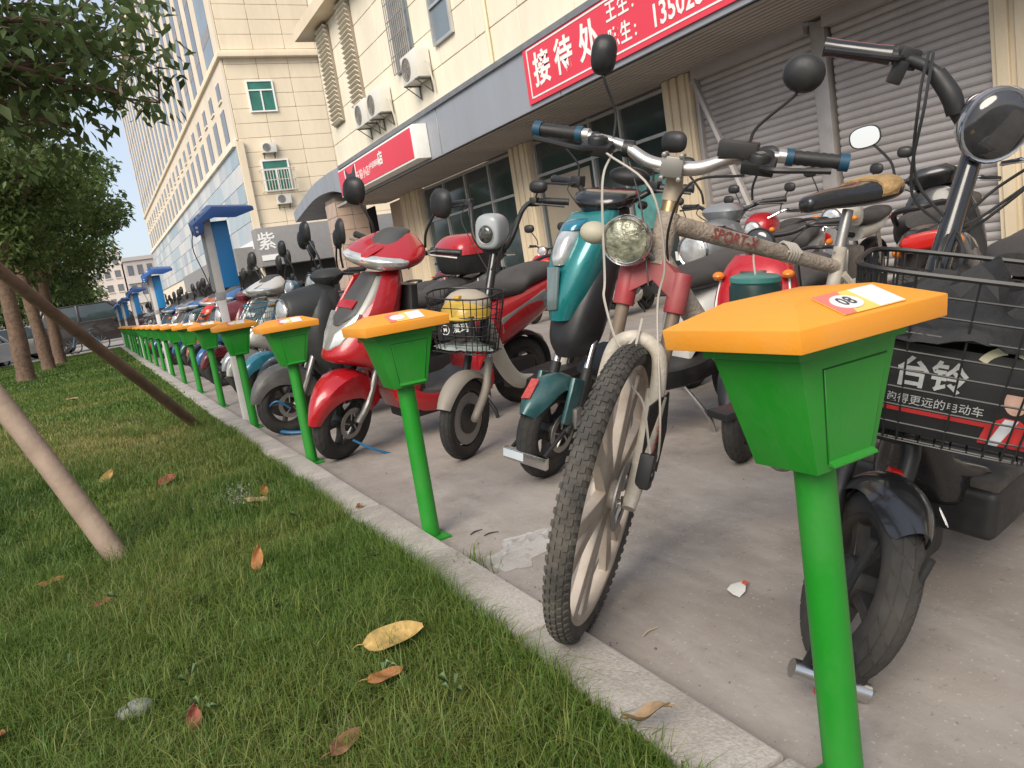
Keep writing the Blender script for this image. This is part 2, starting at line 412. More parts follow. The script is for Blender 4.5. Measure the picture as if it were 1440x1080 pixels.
# small broad-leaved weeds and clover heads scattered in the lawn
def leaf_ring(n, rad, h, seed, lw=0.006):
    r = np.random.default_rng(seed); Vs = []; Fs = []
    for i in range(n):
        a = r.random() * 6.283; ll = rad * (0.6 + 0.5 * r.random()); hh = h * (0.6 + 0.7 * r.random()); ca, sa = math.cos(a), math.sin(a)
        b0 = np.array([ca * ll * .2, sa * ll * .2, hh * .8]); t = np.array([ca * ll, sa * ll, hh]); mdl = np.array([ca * ll * .6, sa * ll * .6, hh * 1.15]); s = np.array([-sa, ca, 0]) * lw
        k = len(Vs); Vs += [b0, mdl + s, t, mdl - s]; Fs += [(k, k + 1, k + 2), (k, k + 2, k + 3)]
    return np.array(Vs), np.array(Fs)
M_WEED = leafmat("weed_leaf", (0.10, 0.17, 0.06), (0.18, 0.26, 0.11), transl=0.25)
wz = []; 
for i, (x, y) in enumerate([(0.02, 1.95), (0.03, 1.80), (-.12, 2.72), (.55, 3.05), (.40, 1.62), (.62, 2.35), (.1, 2.5), (-.25, 2.3), (.3, 2.2), (.5, 1.45)]):
    V, F = leaf_ring(5, 0.035, 0.055, 40 + i); V = V + np.array([x, y, 0.01]); wz.append((V, F, np.full(len(V), random.random())))
V, F, Rn = merge(wz); o = pydata("lawn_weeds", V, F, M_WEED, rnd=Rn); tag(o, "small pale broad-leaved weeds scattered through the lawn", "weeds", kind='stuff')

# ------------------------------------------------------------------ fallen leaves, pebble, litter
def fallen_leaf(name, loc, L, Wd, rz, tilt, col, label, curl=0.25, roll=0.0):
    rows = []
    for i in range(13):
        t = i / 12; wv = Wd * max(0.02, math.sin(math.pi * t ** 0.85)) ** 0.8 * (1.08 - 0.2 * t)
        row = []
        for j in range(-2, 3):
            s = j / 2; row.append((L * (t - 0.5), s * wv / 2, L * curl * (t - 0.5) ** 2 * 1.6 + abs(s) ** 1.5 * wv * 0.20 + 0.006 * math.sin(7 * t + 2 * s)))
        rows.append(row)
    loc = (loc[0], loc[1], loc[2] - (.007 if loc[0] < .7 else 0)); t = thing(name, label, "leaf", loc, rz); t.rotation_euler = (roll, tilt, rz)
    G().grid(rows, 0.0006).obj("blade", col, t, ang=80)
    G().tube(spline([(-L * 0.47, 0, L * curl * .42), (-L * 0.6, 0.004, L * .12), (-L * 0.72, 0.010, L * .02)], 3), [0.0016, 0.0009], 5).obj("stalk", col, t)
    return t
ML = {k: mat("leaf_" + k, c, 0.6, var=0.3, vscale=45, bump=0.2, bscale=60, dust=0.5, dustcol=dc, dscale=30) for k, c, dc in
      (("yellow", (0.40, 0.27, 0.085), (0.20, .12, .05)), ("orange", (0.32, 0.135, 0.04), (0.16, .07, .03)), ("brown", (0.22, 0.105, 0.05), (.12, .07, .04)), ("red", (0.27, 0.075, 0.05), (.15, .06, .04)), ("tan", (0.34, 0.23, 0.13), (.2, .12, .06)), ("green", (.13, .20, .06), (.2, .2, .06)))}
fallen_leaf("fallen_leaf", (0.475, 1.735, 0.075), 0.15, 0.085, 2.75 + math.pi, -0.15, ML["yellow"], "large curled yellow leaf with brown stalk on the lawn", roll=0.35)
fallen_leaf("fallen_leaf", (0.40, 1.60, 0.065), 0.085, 0.036, 0.1, 0.1, ML["orange"], "narrow orange-brown leaf lying next to the large yellow leaf", roll=0.4)
fallen_leaf("fallen_leaf", (0.715, 1.055, 0.085), 0.10, 0.062, 2.2, 0.35, ML["tan"], "curled tan leaf resting on grass against the kerb", roll=0.3)
fallen_leaf("fallen_leaf", (0.315, 2.66, 0.075), 0.10, 0.042, 1.1, -0.7, ML["orange"], "upright folded orange leaf standing in the grass", roll=0.2)
fallen_leaf("fallen_leaf", (0.47, 3.52, 0.06), 0.10, 0.045, -0.6, 0.1, ML["tan"], "pale tan leaf lying by the chalky bare patch", roll=0.3)
fallen_leaf("fallen_leaf", (0.52, 3.62, 0.07), 0.08, 0.04, 1.2, -0.5, ML["orange"], "small orange leaf tipped up beside the pale tan leaf", roll=0.3)
fallen_leaf("fallen_leaf", (-0.12, 5.0, 0.065), 0.13, 0.06, 0.9, -0.4, ML["yellow"], "yellow leaf lying between the two leaning poles", roll=0.4)
fallen_leaf("fallen_leaf", (0.17, 4.5, 0.06), 0.10, 0.07, 0.3, -0.2, ML["red"], "rust-red round leaf in dry grass between the poles", roll=0.5)
fallen_leaf("fallen_leaf", (-0.16, 2.74, 0.06), 0.06, 0.032, 0.4, 0.1, ML["red"], "small pinkish red leaf in the hollow by the pale pole foot", roll=0.3)
fallen_leaf("fallen_leaf", (-0.32, 3.15, 0.06), 0.085, 0.035, 0.2, 0.0, ML["orange"], "orange-brown leaf in the grass beside the pale pole foot", roll=0.4)
fallen_leaf("fallen_leaf", (0.01, 1.755, 0.06), 0.065, 0.034, 1.3, -0.6, ML["red"], "small red leaf tipped up near the pale stone", roll=0.2)
fallen_leaf("fallen_leaf", (0.255, 1.43, 0.055), 0.08, 0.045, 0.5, 0.0, ML["brown"], "dull brown leaf lying in a dark hollow of the grass", roll=0.3)
fallen_leaf("fallen_leaf", (-0.39, 2.02, 0.06), 0.07, 0.04, 2.2, 0.3, ML["orange"], "orange leaf half sunk in tall grass", roll=0.3)
fallen_leaf("fallen_leaf", (-0.62, 4.35, 0.055), 0.09, 0.05, 1.2, 0.1, ML["orange"], "orange leaf on short grass beneath the brown pole", roll=0.2)
fallen_leaf("fallen_leaf", (0.78, 3.0, 0.046), 0.05, 0.028, 1.2, 0.1, ML["orange"], "tiny orange leaf lying on the granite kerb", roll=0.0)
fallen_leaf("fallen_leaf", (-0.45, 11.5, 0.06), 0.15, 0.08, 0.4, 0.1, ML["tan"], "pale leaf on the far lawn past the brown pole", roll=0.2)
fallen_leaf("fallen_leaf", (-1.1, 8.5, 0.06), 0.13, 0.07, 1.4, 0.0, ML["brown"], "brown leaf on worn grass near the tree trunks", roll=0.2)

rows = []
g = G(); rr = random.Random(3)
g.ell((0, 0, 0), (0.042, 0.03, 0.022), 14, 8); g.v = [(x * (1 + .08 * math.sin(9 * y * 30)), y, z * (1 + .1 * math.sin(50 * x))) for x, y, z in g.v]
o = g.obj("pebble", mat("pale_stone", (0.25, 0.26, 0.225), 0.8, var=0.15, vscale=40, bump=0.3, bscale=60), loc=(-0.105, 1.94, 0.036)); tag(o, "smooth pale grey stone half hidden in the grass", "stone")
# crushed clear plastic bag on the paving
def crumple(nx, ny, lx, ly, h, seed):
    r = random.Random(seed); rows = []
    for i in range(nx + 1):
        row = []
        for j in range(ny + 1):
            u, v = i / nx - .5, j / ny - .5; e = max(0, 1 - 3.4 * (u * u + v * v))
            row.append((lx * u * (1 + .3 * math.sin(5 * v + 2)) + r.uniform(-.1, .1) * lx / nx * 4, ly * v * (1 + .25 * math.sin(6 * u)) + r.uniform(-.1, .1) * ly / ny * 4, 0.003 + e * h * (0.25 + .75 * r.random())))
        rows.append(row)
    return rows
m = mat("clear_plastic", (0.86, 0.88, 0.88), 0.18, var=0.02, spec=0.6, alpha=0.20)
o = G().grid(crumple(14, 12, .27, .19, .035, 4)).obj("plastic_bag", m, loc=(1.06, 2.13, 0.004), ang=25); o.rotation_euler = (0, 0, .5); tag(o, "crumpled clear plastic bag lying on the paving", "plastic bag")
t = thing("torn_wrapper", "small torn white wrapper with red edge on the paving", "litter", (1.29, 1.42, 0.004), 0.4)
G().grid([[(-.028, -.016, 0), (0, -.02, .004), (.026, -.012, .010)], [(-.03, .0, .006), (0, 0, .012), (.03, 0, .014)], [(-.02, .02, .012), (0, .018, .016), (.02, .024, .008)]], 0.0015).obj("paper", mat("wrapper_white", (0.62, 0.62, 0.60), 0.6, var=0.1), t)
G().prism([(0, 0), (.016, -.004), (.02, .012), (.004, .012)], (.018, -.014, .012), (1, 0, 0), (0, 1, .2), 0.002).obj("red_corner", mat("wrapper_red", (0.5, 0.09, 0.05), 0.6), t)
o = G().stube([(0, 0, .004), (.02, .008, .005), (.042, .01, .004)], [.004, .0045, .003], 6).obj("litter_scrap", mat("scrap_red", (0.45, 0.06, 0.06), 0.6), loc=(1.075, 1.0, 0)); tag(o, "thin pinkish red scrap on the paving near post 08", "litter")
for i, (x, y, a, lb) in enumerate([(1.02, 2.42, .3, "thin dark twig on the paving behind the plastic bag"), (1.05, 2.36, -.1, "short dark twig beside the longer twig behind the plastic bag"), (1.0, 1.42, .2, "pale splinter of wood on the paving by the mud-caked bicycle tyre")]):
    o = G().stube([(-.025, 0, .003), (0, .004, .005), (.03, -.002, .003)], [.002, .003, .0015], 5).obj("twig", mat("twig_dark", (.06, .045, .035) if i < 2 else (.06, .045, .035), 0.8) if i < 2 else mat("splinter_pale", (.4, .33, .25), .8), loc=(x, y, 0)); o.rotation_euler = (0, 0, a); tag(o, lb, "twig")
# loose crumbs of mortar and grit
r = np.random.default_rng(77); n = 260; cx = np.concatenate([r.uniform(.9, 3.2, n // 2), 0.88 + np.abs(r.normal(0, .12, n - n // 2))]); cy = r.uniform(.85, 6, n); s = 0.0012 + 0.005 * r.random(n) ** 4
T = np.array([[0, 0, 1.2], [1, 0, 0], [-.5, .87, 0], [-.5, -.87, 0]]); V = (T[None] * s[:, None, None] * (0.7 + .6 * r.random((n, 4, 3))) + np.stack([cx, cy, np.zeros(n) + .001], -1)[:, None]).reshape(-1, 3)
k = np.arange(n) * 4; F = np.concatenate([np.stack([k, k + a, k + b], -1) for a, b in ((1, 2), (2, 3), (3, 1))])
o = pydata("paving_grit", V, F, mat("grit", (0.16, 0.14, 0.12), 0.9, var=0.4, vscale=90)); tag(o, "loose crumbs and grit strewn over the paving", "grit", kind='stuff')

# chalky crumbs of old mortar on the bare patch of lawn
r = np.random.default_rng(78); n = 420; cx = .42 + r.normal(0, .07, n); cy = 3.80 + r.normal(0, .13, n); s = 0.002 + 0.007 * r.random(n) ** 3
V = (T[None] * s[:, None, None] * (0.6 + .8 * r.random((n, 4, 3))) + np.stack([cx, cy, .018 + .03 * r.random(n)], -1)[:, None]).reshape(-1, 3)
k = np.arange(n) * 4; F = np.concatenate([np.stack([k, k + a, k + b], -1) for a, b in ((1, 2), (2, 3), (3, 1))])
o = pydata("mortar_crumbs", V, F, mat("chalky_mortar", (0.27, 0.26, 0.235), 0.9, var=0.2, vscale=90)); tag(o, "chalky pale crumbs on a bare patch of the lawn", "rubble", kind='stuff')
# ================================================================== shop building on the right
M_CREAM = mat("cream_panel", (0.83, 0.76, 0.61), 0.75, var=0.07, vscale=0.5, dust=0.32, dustcol=(0.50, 0.42, 0.31), dscale=1.6, wpos=(1, 1, .22))
M_CREAM2 = mat("beige_panel", (0.80, 0.68, 0.50), 0.75, var=0.07, vscale=0.4, dust=0.32, dustcol=(0.46, 0.36, 0.26), dscale=1.1, wpos=(1, 1, .22))
M_JOINT = mat("dark_joint", (0.22, 0.18, 0.14), 0.9)
M_FASCIA = mat("aluminium_cladding", (0.36, 0.38, 0.42), 0.4, 0.3, var=0.06, vscale=1, dust=.3, dustcol=(.30, .29, .28), dscale=2.2, wpos=(1, 1, .3))
M_SOFF = mat("soffit_board", (0.38, 0.345, 0.315), 0.7, var=0.12, vscale=1.2)
M_SHUT = mat("roller_shutter_steel", (0.46, 0.43, 0.42), 0.5, 0.35, var=0.10, vscale=1, dust=0.4, dustcol=(0.33, .29, .265), dscale=1.6, wpos=(1, 1, .4))
M_ALU = mat("window_aluminium", (0.55, 0.54, 0.52), 0.4, 0.6, var=0.08)
M_GLASS = mat("dark_glass", (0.035, 0.05, 0.05), 0.06, var=0.3, vscale=1, spec=0.8)
M_GGLASS = mat("green_glass", (0.03, 0.16, 0.11), 0.08, var=0.25, vscale=2, spec=0.7)
M_GREYGL = mat("grey_glass", (0.16, 0.2, 0.22), 0.1, var=0.2, vscale=0.8, spec=0.7)
M_BAR = mat("window_bar_steel", (0.40, 0.36, 0.32), 0.5, 0.5, var=0.15)
M_PILA = mat("cream_pilaster", (0.70, 0.59, 0.42), 0.7, var=0.08, vscale=2, dust=0.45, dustcol=(.4, .31, .21), dscale=2.5, wpos=(1, 1, .3))
M_AC = mat("ac_casing", (0.72, 0.70, 0.64), 0.5, var=0.06, dust=0.3, dustcol=(.4, .35, .28))
M_DARK = mat("dark_interior", (0.03, 0.028, 0.026), 0.9)
M_RED = mat("sign_red", (0.72, 0.045, 0.075), 0.35, var=0.05, vscale=1)
M_WHITE = mat("sign_white", (0.85, 0.84, 0.80), 0.5, var=0.03)

XF, XU, XG = 6.5, 6.82, 8.1        # fascia face, upper wall face, ground-floor wall face
shop = thing("shop_building", "cream panelled shop building with grey fascia and roller shutters", "building", (XU, 0, 0))
def bp(name, g, m, parent, **k): return g.obj(name, m, parent, M=Matrix.Translation((-XU, 0, 0)), **k)
upper = bp("upper_wall", G().box((XU + 2.5, 7.0, 7.05), (4.94, 28.86, 6.0)), M_JOINT, shop)
pm = G().box((0, 0, 0), (0.05, 1.485, 0.70)).mesh("wall_panel", M_CREAM, bevel=0.006, seg=1)
yy = 21.43 - 0.75
for i in range(17):
    for j in range(7):
        if 10 < i and j > 2: continue
        inst(pm, "wall_panel", upper, (0.015, yy - 1.5 * i, 4.46 + 0.715 * j), (0, 0, 0))
bp("ground_wall", G().box((XG + 1.2, 6.9, 1.55), (2.4, 29.0, 3.1)), mat("ground_wall_render", (0.46, 0.37, 0.28), 0.85, var=0.1, vscale=2), shop)
soff = bp("soffit", G().box((7.32, 6.9, 3.17), (1.56, 29.0, 0.06)), M_SOFF, shop)
ribm = G().box((0, 0, 0), (0.085, 29.0, 0.02)).mesh("soffit_slat", M_SOFF)
for i in range(13): inst(ribm, "soffit_slat", soff, (6.62 - XU + 0.112 * i, 6.9, 3.134))
fas = thing("fascia"); fas.parent = shop
for i, (a, b) in enumerate([(-7.5, -3.2), (-3.19, 1.2), (1.21, 5.3), (5.31, 9.6), (9.61, 13.88), (13.90, 20.4)]):
    bp("fascia_panel", G().box((XF + 0.06, (a + b) / 2, 3.575), (0.12, b - a - 0.012, 0.87)), M_FASCIA, fas, bevel=0.004, seg=1)
bp("fascia_trim", G().box((XF + 0.12, 6.45, 4.05), (0.34, 27.9, 0.09)), mat("trim_grey", (0.22, 0.225, 0.235), 0.5, 0.3), fas)
# wave-shaped canopy beyond the last shop
top = spline([(XF, 20.41, 4.09), (XF, 21.6, 4.11), (XF, 23.2, 4.06), (XF, 24.7, 3.86), (XF, 26.1, 3.62)], 5); bot = spline([(XF, 20.41, 3.40), (XF, 21.6, 3.62), (XF, 23.2, 3.66), (XF, 24.7, 3.50), (XF, 26.1, 3.30)], 5)
g = G()
g.loft([[p, q, q + Vector((1.5, 0, 0)), p + Vector((1.5, 0, 0))] for p, q in zip(top, bot)]); bp("wave_canopy", g, M_FASCIA, shop, ang=25)
pil = bp("tiled_pillar", G().box((7.15, 22.5, 1.75), (0.9, 1.0, 3.5)), M_JOINT, shop)
tm = G().box((0, 0, 0), (0.43, 0.03, 0.40)).mesh("tile", mat("pink_tile", (0.50, 0.38, 0.31), 0.5, var=0.1, vscale=3), bevel=0.004, seg=1)
tm2 = G().box((0, 0, 0), (0.03, 0.47, 0.40)).mesh("tile", mat("pink_tile", (0.50, 0.38, 0.31)), bevel=0.004, seg=1)
for k in range(8):
    for a in range(2):
        inst(tm, "tile", pil, (6.93 + 0.44 * a - XU, 21.99, 0.3 + 0.41 * k)); inst(tm2, "tile", pil, (6.69 - XU, 22.27 + 0.48 * a, 0.3 + 0.41 * k))
# lightbox sign
sb = bp("lightbox_sign", G().box((XF - 0.16, 17.0, 3.52), (0.30, 5.2, 0.66)), M_WHITE, shop, bevel=0.01)
sb["label"] = "red lightbox with white frame and small white lettering"
bp("sign_face", G().box((XF - 0.315, 17.06, 3.52), (0.012, 5.04, 0.58)), M_RED, sb)
E_SIGN = Vector((0, -1, 0)); UPV = Vector((0, 0, 1))
def stext(s, y, z, size, x=XF - 0.3235, m=None, parent=None, bold=0.0, sx=1.0, align='CENTER'):
    return text(s, "lettering", m or M_WHITE, parent or sb, Matrix.Translation((-XU, 0, 0)) @ frame((x, y, z), E_SIGN, UPV), size, 0.004, bold, align, sx)
g = G()   # black cat silhouette with white outline strokes
cat = [(-.26, -.27), (-.30, .0), (-.36, .26), (-.2, .12), (.06, .10), (.26, .27), (.24, -.02), (.24, -.27), (.14, -.27), (.13, -.1), (.04, -.1), (.03, -.27), (-.06, -.27), (-.07, -.1), (-.16, -.1), (-.17, -.27)]
g.prism(cat, (XF - 0.327, 18.55, 3.52), (0, -1.2, 0), (0, 0, 1), 0.006); bp("black_cat_silhouette", g, mat("sign_black", (0.03, 0.03, 0.035), 0.4), sb)
g = G()
for q in (-.40, .31): g.box((XF - 0.327, 18.55 - q * 1.2, 3.5), (0.006, 0.05, 0.56))
bp("white_stroke", g, M_WHITE, sb)
stext("天猫小店", 17.72, 3.46, 0.24); stext("|", 17.2, 3.5, .2); stext("中国邮政", 16.85, 3.52, 0.16); stext("店", 16.42, 3.56, 0.30, bold=.01)
# red banner sign
bn = bp("banner_sign", G().box((XF - 0.02, 6.62, 3.625), (0.03, 7.62, 0.83)), M_RED, shop)
bn["label"] = "long red banner with large white characters and phone number"
g = G()
for z in (3.285, 3.965): g.box((XF - 0.038, 6.62, z), (0.006, 7.38, 0.022))
for yv in (10.31, 2.93): g.box((XF - 0.038, yv, 3.625), (0.006, 0.022, 0.70))
bp("border_line", g, M_WHITE, bn)
for s, yv in (("接", 9.95), ("待", 9.36), ("处", 8.74)): stext(s, yv, 3.60, 0.50, XF - 0.039, parent=bn, bold=0.012, sx=0.92)
for s, yv in (("王", 8.20), ("生", 7.95), (":", 7.76)): stext(s, yv, 3.80, 0.27, XF - 0.039, parent=bn, bold=0.004, sx=.85)
for s, yv in (("陈", 8.20), ("生", 7.95), (":", 7.76)): stext(s, yv, 3.47, 0.27, XF - 0.039, parent=bn, bold=0.004, sx=.85)
stext("135028", 7.46, 3.47, 0.36, XF - 0.039, parent=bn, bold=0.006, align='LEFT', sx=.82)
stext("13", 7.46, 3.80, 0.36, XF - 0.039, parent=bn, bold=0.006, align='LEFT', sx=.82)
# upper windows
def louvre(yc, wd, z0, z1):
    f = bp("louvre_window", G().box((XU - 0.05, yc, (z0 + z1) / 2), (0.06, wd, z1 - z0)), mat("louvre_back", (0.30, .25, .2), .8), shop)
    n = int((z1 - z0) / 0.11); sm = G().box((0, 0, 0), (0.10, wd - 0.02, 0.02), Matrix.Rotation(0.6, 3, 'Y')).mesh("louvre_slat", M_CREAM)
    for i in range(n): inst(sm, "louvre_slat", f, (-0.12, yc, z0 + 0.06 + i * (z1 - z0 - .08) / (n - 1)))
louvre(20.52, 0.82, 5.2, 7.6); louvre(18.68, 0.74, 5.2, 7.6)
def barwin(yc, wd, z0, z1, glass=M_GREYGL):
    f = bp("barred_window", G().box((XU - 0.03, yc, (z0 + z1) / 2), (0.05, wd, z1 - z0)), glass, shop)
    g = G(); n = int(wd / 0.10)
    for i in range(n + 1): g.tube([(XU - 0.13, yc - wd / 2 + wd * i / n, z0), (XU - 0.13, yc - wd / 2 + wd * i / n, z1)], 0.012, 5)
    for z in np.arange(z0, z1 + .01, 0.35): g.tube([(XU - 0.13, yc - wd / 2, z), (XU - 0.13, yc + wd / 2, z)], 0.012, 5)
    bp("window_bars", g, M_BAR, f); return f
barwin(15.55, 1.0, 5.2, 7.6); barwin(10.3, 1.1, 5.2, 7.4)
wf = bp("window", G().box((XU - 0.02, 13.6, 6.25), (0.04, 0.84, 2.1)), M_GREYGL, shop)
g = G()
for yv in (13.19, 14.01): g.box((XU - 0.05, yv, 6.25), (0.06, 0.05, 2.16))
for z in (5.19, 5.85, 7.3): g.box((XU - 0.05, 13.6, z), (0.055, 0.78, 0.05))
bp("window_frame", g, M_ALU, wf)
bp("floor_slab", G().box((XU - 0.1, 7.2, 7.85), (0.7, 29.3, 0.3)), M_CREAM2, shop)
bp("wall_pipe", G().tube([(XU - .06, 11.9, 4.1), (XU - .06, 11.9, 7.7)], .035, 6), M_CREAM2, shop)
def ac_unit(loc, rz, label, sc=1.0):
    t = thing("air_conditioner", label, "air conditioner", loc, rz, "outdoor air conditioner units on the walls"); t.scale = (sc, sc, sc)
    G().box((0, -0.16, 0.28), (0.80, 0.30, 0.54)).obj("casing", M_AC, t, bevel=0.015)
    g = G(); g.lathe([(0.20, -0.313), (0.20, -0.325), (0.22, -0.325), (0.22, -0.31)], 20, (-0.14, 0, 0.28))
    for r_ in (0.06, 0.11, 0.16): g.lathe([(r_, -0.314), (r_, -0.322), (r_ + .008, -0.322), (r_ + .008, -0.314)], 16, (-0.14, 0, 0.28))
    for k in range(4):
        a = math.pi * k / 4; g.tube([(-.14 + .2 * math.cos(a), -.318, .28 + .2 * math.sin(a)), (-.14 - .2 * math.cos(a), -.318, .28 - .2 * math.sin(a))], .005, 4)
    g.lathe([(0.0, -0.311), (0.195, -0.311)], 20, (-0.14, 0, 0.28)); g.obj("fan_grille", mat("fan_grille_grey", (0.25, 0.24, 0.22), 0.6), t)
    g = G()
    for x in (-.3, .3): g.box((x, -.17, -.015), (.03, .36, .025)); g.tube([(x, -.32, -.02), (x, -.01, -.26)], .012, 5); g.box((x, -.012, -.14), (.03, .022, .26))
    g.obj("bracket", mat("bracket_steel", (0.12, 0.11, 0.10), 0.6, 0.5), t)
    G().stube([(.4, -.1, .3), (.47, -.1, .22), (.46, -.05, -.1), (.44, -.02, -.3)], .018, 6, 4).obj("pipe", mat("pipe_wrap", (0.6, 0.57, 0.5), 0.7), t)
    return t
ac_unit((XU - 0.03, 14.75, 4.72), -math.pi / 2, "air conditioner box on the cream shop wall beside the red banner end")
ac_unit((XU - 0.03, 17.05, 4.60), -math.pi / 2, "air conditioner box of a pair, under the barred window on the shop wall")
ac_unit((XU - 0.03, 18.0, 4.60), -math.pi / 2, "air conditioner box of a pair, under the louvred window on the shop wall")
# pilasters, shutters and shop windows on the ground floor
def pilaster(yc, wd):
    g = G().box((XG - 0.10, yc, 1.56), (0.22, wd, 3.12))
    for k in (-1, 0, 1): g.box((XG - 0.225, yc + k * wd * 0.3, 1.56), (0.04, wd * 0.2, 3.12))
    bp("pilaster", g, M_PILA, shop, bevel=0.008, seg=1)
for yv, wd in ((8.78, 0.58), (13.45, 0.72), (4.12, 0.6), (19.4, 1.3), (-0.6, .6)): pilaster(yv, wd)
def shutter(y0, y1):
    L_ = y1 - y0; s = bp("roller_shutter", G().box((XG - 0.03, (y0 + y1) / 2, 1.52), (0.05, L_, 3.04)), M_SHUT, shop)
    prof = [(-.012, -.045), (-.03, -.03), (-.034, 0), (-.03, .03), (-.012, .042)]
    g = G(); g.loft([[(p[0], yv, p[1]) for p in prof] for yv in (-L_ / 2 + .005, L_ / 2 - .005)], cap=False, closed_rings=False); sm = g.mesh("shutter_slat", M_SHUT, ang=70)
    for i in range(33): inst(sm, "shutter_slat", s, (XG - .055 - XU, (y0 + y1) / 2, 0.07 + 0.09 * i))
    bp("shutter_housing", G().box((XG - 0.12, (y0 + y1) / 2, 3.055), (0.22, L_, 0.14)), M_SHUT, s)
shutter(6.50, 8.42); shutter(4.46, 6.24); shutter(-.25, 3.78)
bp("shutter_guide", G().box((XG - 0.09, 6.37, 1.54), (0.14, 0.20, 3.08)), mat("guide_steel", (0.40, 0.37, 0.35), 0.5, 0.4), shop, bevel=.01)
bp("shutter_guide", G().box((XG - 0.09, 8.44, 1.54), (0.12, 0.08, 3.08)), mat("guide_steel", (0.40, 0.37, 0.35)), shop, bevel=.01)
bp("prop_bar", G().tube([(XG - .35, 8.25, 2.95), (XG - .45, 7.35, 1.1)], 0.045, 6), mat("guide_steel", (0.40, 0.37, 0.35)), shop)
def shopfront(y0, y1, splits, transom, glass=M_GLASS, zt=3.1):
    s = bp("shop_window", G().box((XG - 0.03, (y0 + y1) / 2, zt / 2), (0.04, y1 - y0, zt)), glass, shop)
    for yv in [y0 + .03] + splits + [y1 - .03]: bp("mullion", G().box((XG - 0.075, yv, zt / 2), (0.05, 0.055, zt)), M_ALU, s)
    for z in (0.06, transom, zt - .04): bp("transom", G().box((XG - 0.07, (y0 + y1) / 2, z), (0.04, y1 - y0, 0.05)), M_ALU, s)
    return s
shopfront(9.1, 13.05, [10.3, 11.15], 2.45)
bp("blue_window_poster", G().box((XG - .058, 9.75, 1.5), (.01, .9, .8)), mat("poster_teal", (.10, .28, .26), .4, var=.5, vscale=3), shop)
bp("notice_board", G().box((XG - .058, 12.1, 1.55), (.01, 1.55, 1.6)), mat("notice_tan", (.30, .25, .19), .6, var=.15, vscale=1.2), shop)
shopfront(13.85, 18.7, [15.0, 16.2, 17.4], 2.25)
bp("dark_doorway", G().box((XG - .035, 25.0, 1.6), (.05, 4.8, 3.2)), M_DARK, shop)

# ================================================================== tall building further down the street
XT, YT, YE = 7.6, 38.0, 97.0
tower = thing("tall_building", "tall cream building with dark window strips and blue-white panelled base", "building", (XT, YT, 0))
def tp(name, g, m, parent, **k): return g.obj(name, m, parent, M=Matrix.Translation((-XT, -YT, 0)), **k)
body = tp("end_wall", G().box((XT + 10, (YT + YE) / 2, 12), (20, YE - YT, 24)), M_JOINT, tower)
pm2 = G().box((0, 0, 0), (1.452, 0.06, 0.645)).mesh("wall_panel", M_CREAM2, bevel=0.008, seg=1)
for i in range(6):
    for j in range(27): inst(pm2, "wall_panel", body, (0.74 + 1.47 * i, -0.02, 4.15 + 0.66 * j))
cor = tp("cornice", G().box((XT + 9.9, (YT + YE) / 2 - .1, 12.14), (20.3, YE - YT + 0.5, 0.26)), M_CREAM2, tower, bevel=0.03)
# street face: piers and dark glass strips above the cornice
fm = mat("street_face_render", (0.72, 0.63, 0.50), 0.8, var=0.06, vscale=0.5)
tp("street_wall", G().box((XT - .06, (YT + YE) / 2, 12.0), (0.10, YE - YT, 24.0)), fm, tower)
strip_g = mat("strip_glass", (0.11, 0.12, 0.14), 0.15, var=0.3, vscale=0.6)
yy = 39.1; k = 0
while yy < YE - 1:
    wd = 2.4 if k == 0 else 1.25
    s = tp("window_strip", G().box((XT - 0.115, yy + wd / 2, 18.1), (0.05, wd, 11.6)), M_GREYGL if k == 0 else strip_g, tower)
    for q in range(4): tp("spandrel", G().box((XT - 0.14, yy + wd / 2, 13.6 + 2.9 * q), (0.015, wd, 0.5)), mat("spandrel_grey", (.28, .27, .27), .5), s)
    tp("pier", G().box((XT - 0.125, yy + wd + 0.42, 18.1), (0.05, 0.5, 11.7)), fm, tower)
    yy += 2.75 + (1.2 if k == 0 else 0); k += 1
tp("parapet", G().box((XT + 9.8, (YT + YE) / 2, 24.2), (20.6, YE - YT + .5, 0.5)), M_CREAM2, tower)
yy = 39.4
while yy < YE - 2:
    for (z, h, wd) in ((9.3, 1.6, 1.0), (10.95, .75, .8)):
        wn = tp("window", G().box((XT - 0.125, yy + wd / 2, z), (0.04, wd, h)), strip_g, tower)
        tp("window_surround", G().box((XT - 0.14, yy + wd + .13, z), (0.06, 0.22, h + .2)), fm, wn); tp("sill", G().box((XT - 0.14, yy + wd / 2, z - h / 2 - .06), (0.07, wd, 0.1)), fm, wn)
    yy += 2.62
tp("ledge", G().box((XT - .12, (YT + YE) / 2, 8.25), (0.42, YE - YT, 0.28)), M_CREAM, tower)
base = tp("panelled_base", G().box((XT - .10, (YT + YE) / 2, 5.95), (0.10, YE - YT, 4.3)), mat("base_joint", (.35, .36, .37), .8), tower)
cols = [mat("clad_%d" % i, c, 0.45, var=0.05, vscale=.6) for i, c in enumerate([(.54, .56, .57), (.40, .47, .51), (.46, .48, .50), (.60, .59, .57), (.33, .41, .46)])]
bmx = G().box((0, 0, 0), (0.05, 1.93, 0.86)).mesh("clad_panel", cols[0], bevel=.01, seg=1)
rr = random.Random(12)
for i in range(30):
    for j in range(5):
        o = inst(bmx, "clad_panel", base, (-0.17, 1.0 + 1.96 * i, 4.25 + 0.88 * j - .02), m=cols[rr.choice([0, 1, 1, 2, 3, 4, 0])])
tp("base_corner_trim", G().box((XT - .02, YT - .16, 6.0), (0.30, 0.26, 4.6)), M_CREAM2, tower)
lou = tp("louvre_strip", G().box((XT - .2, YT + 8, 3.6), (.06, 15.6, .4)), M_WHITE, tower)
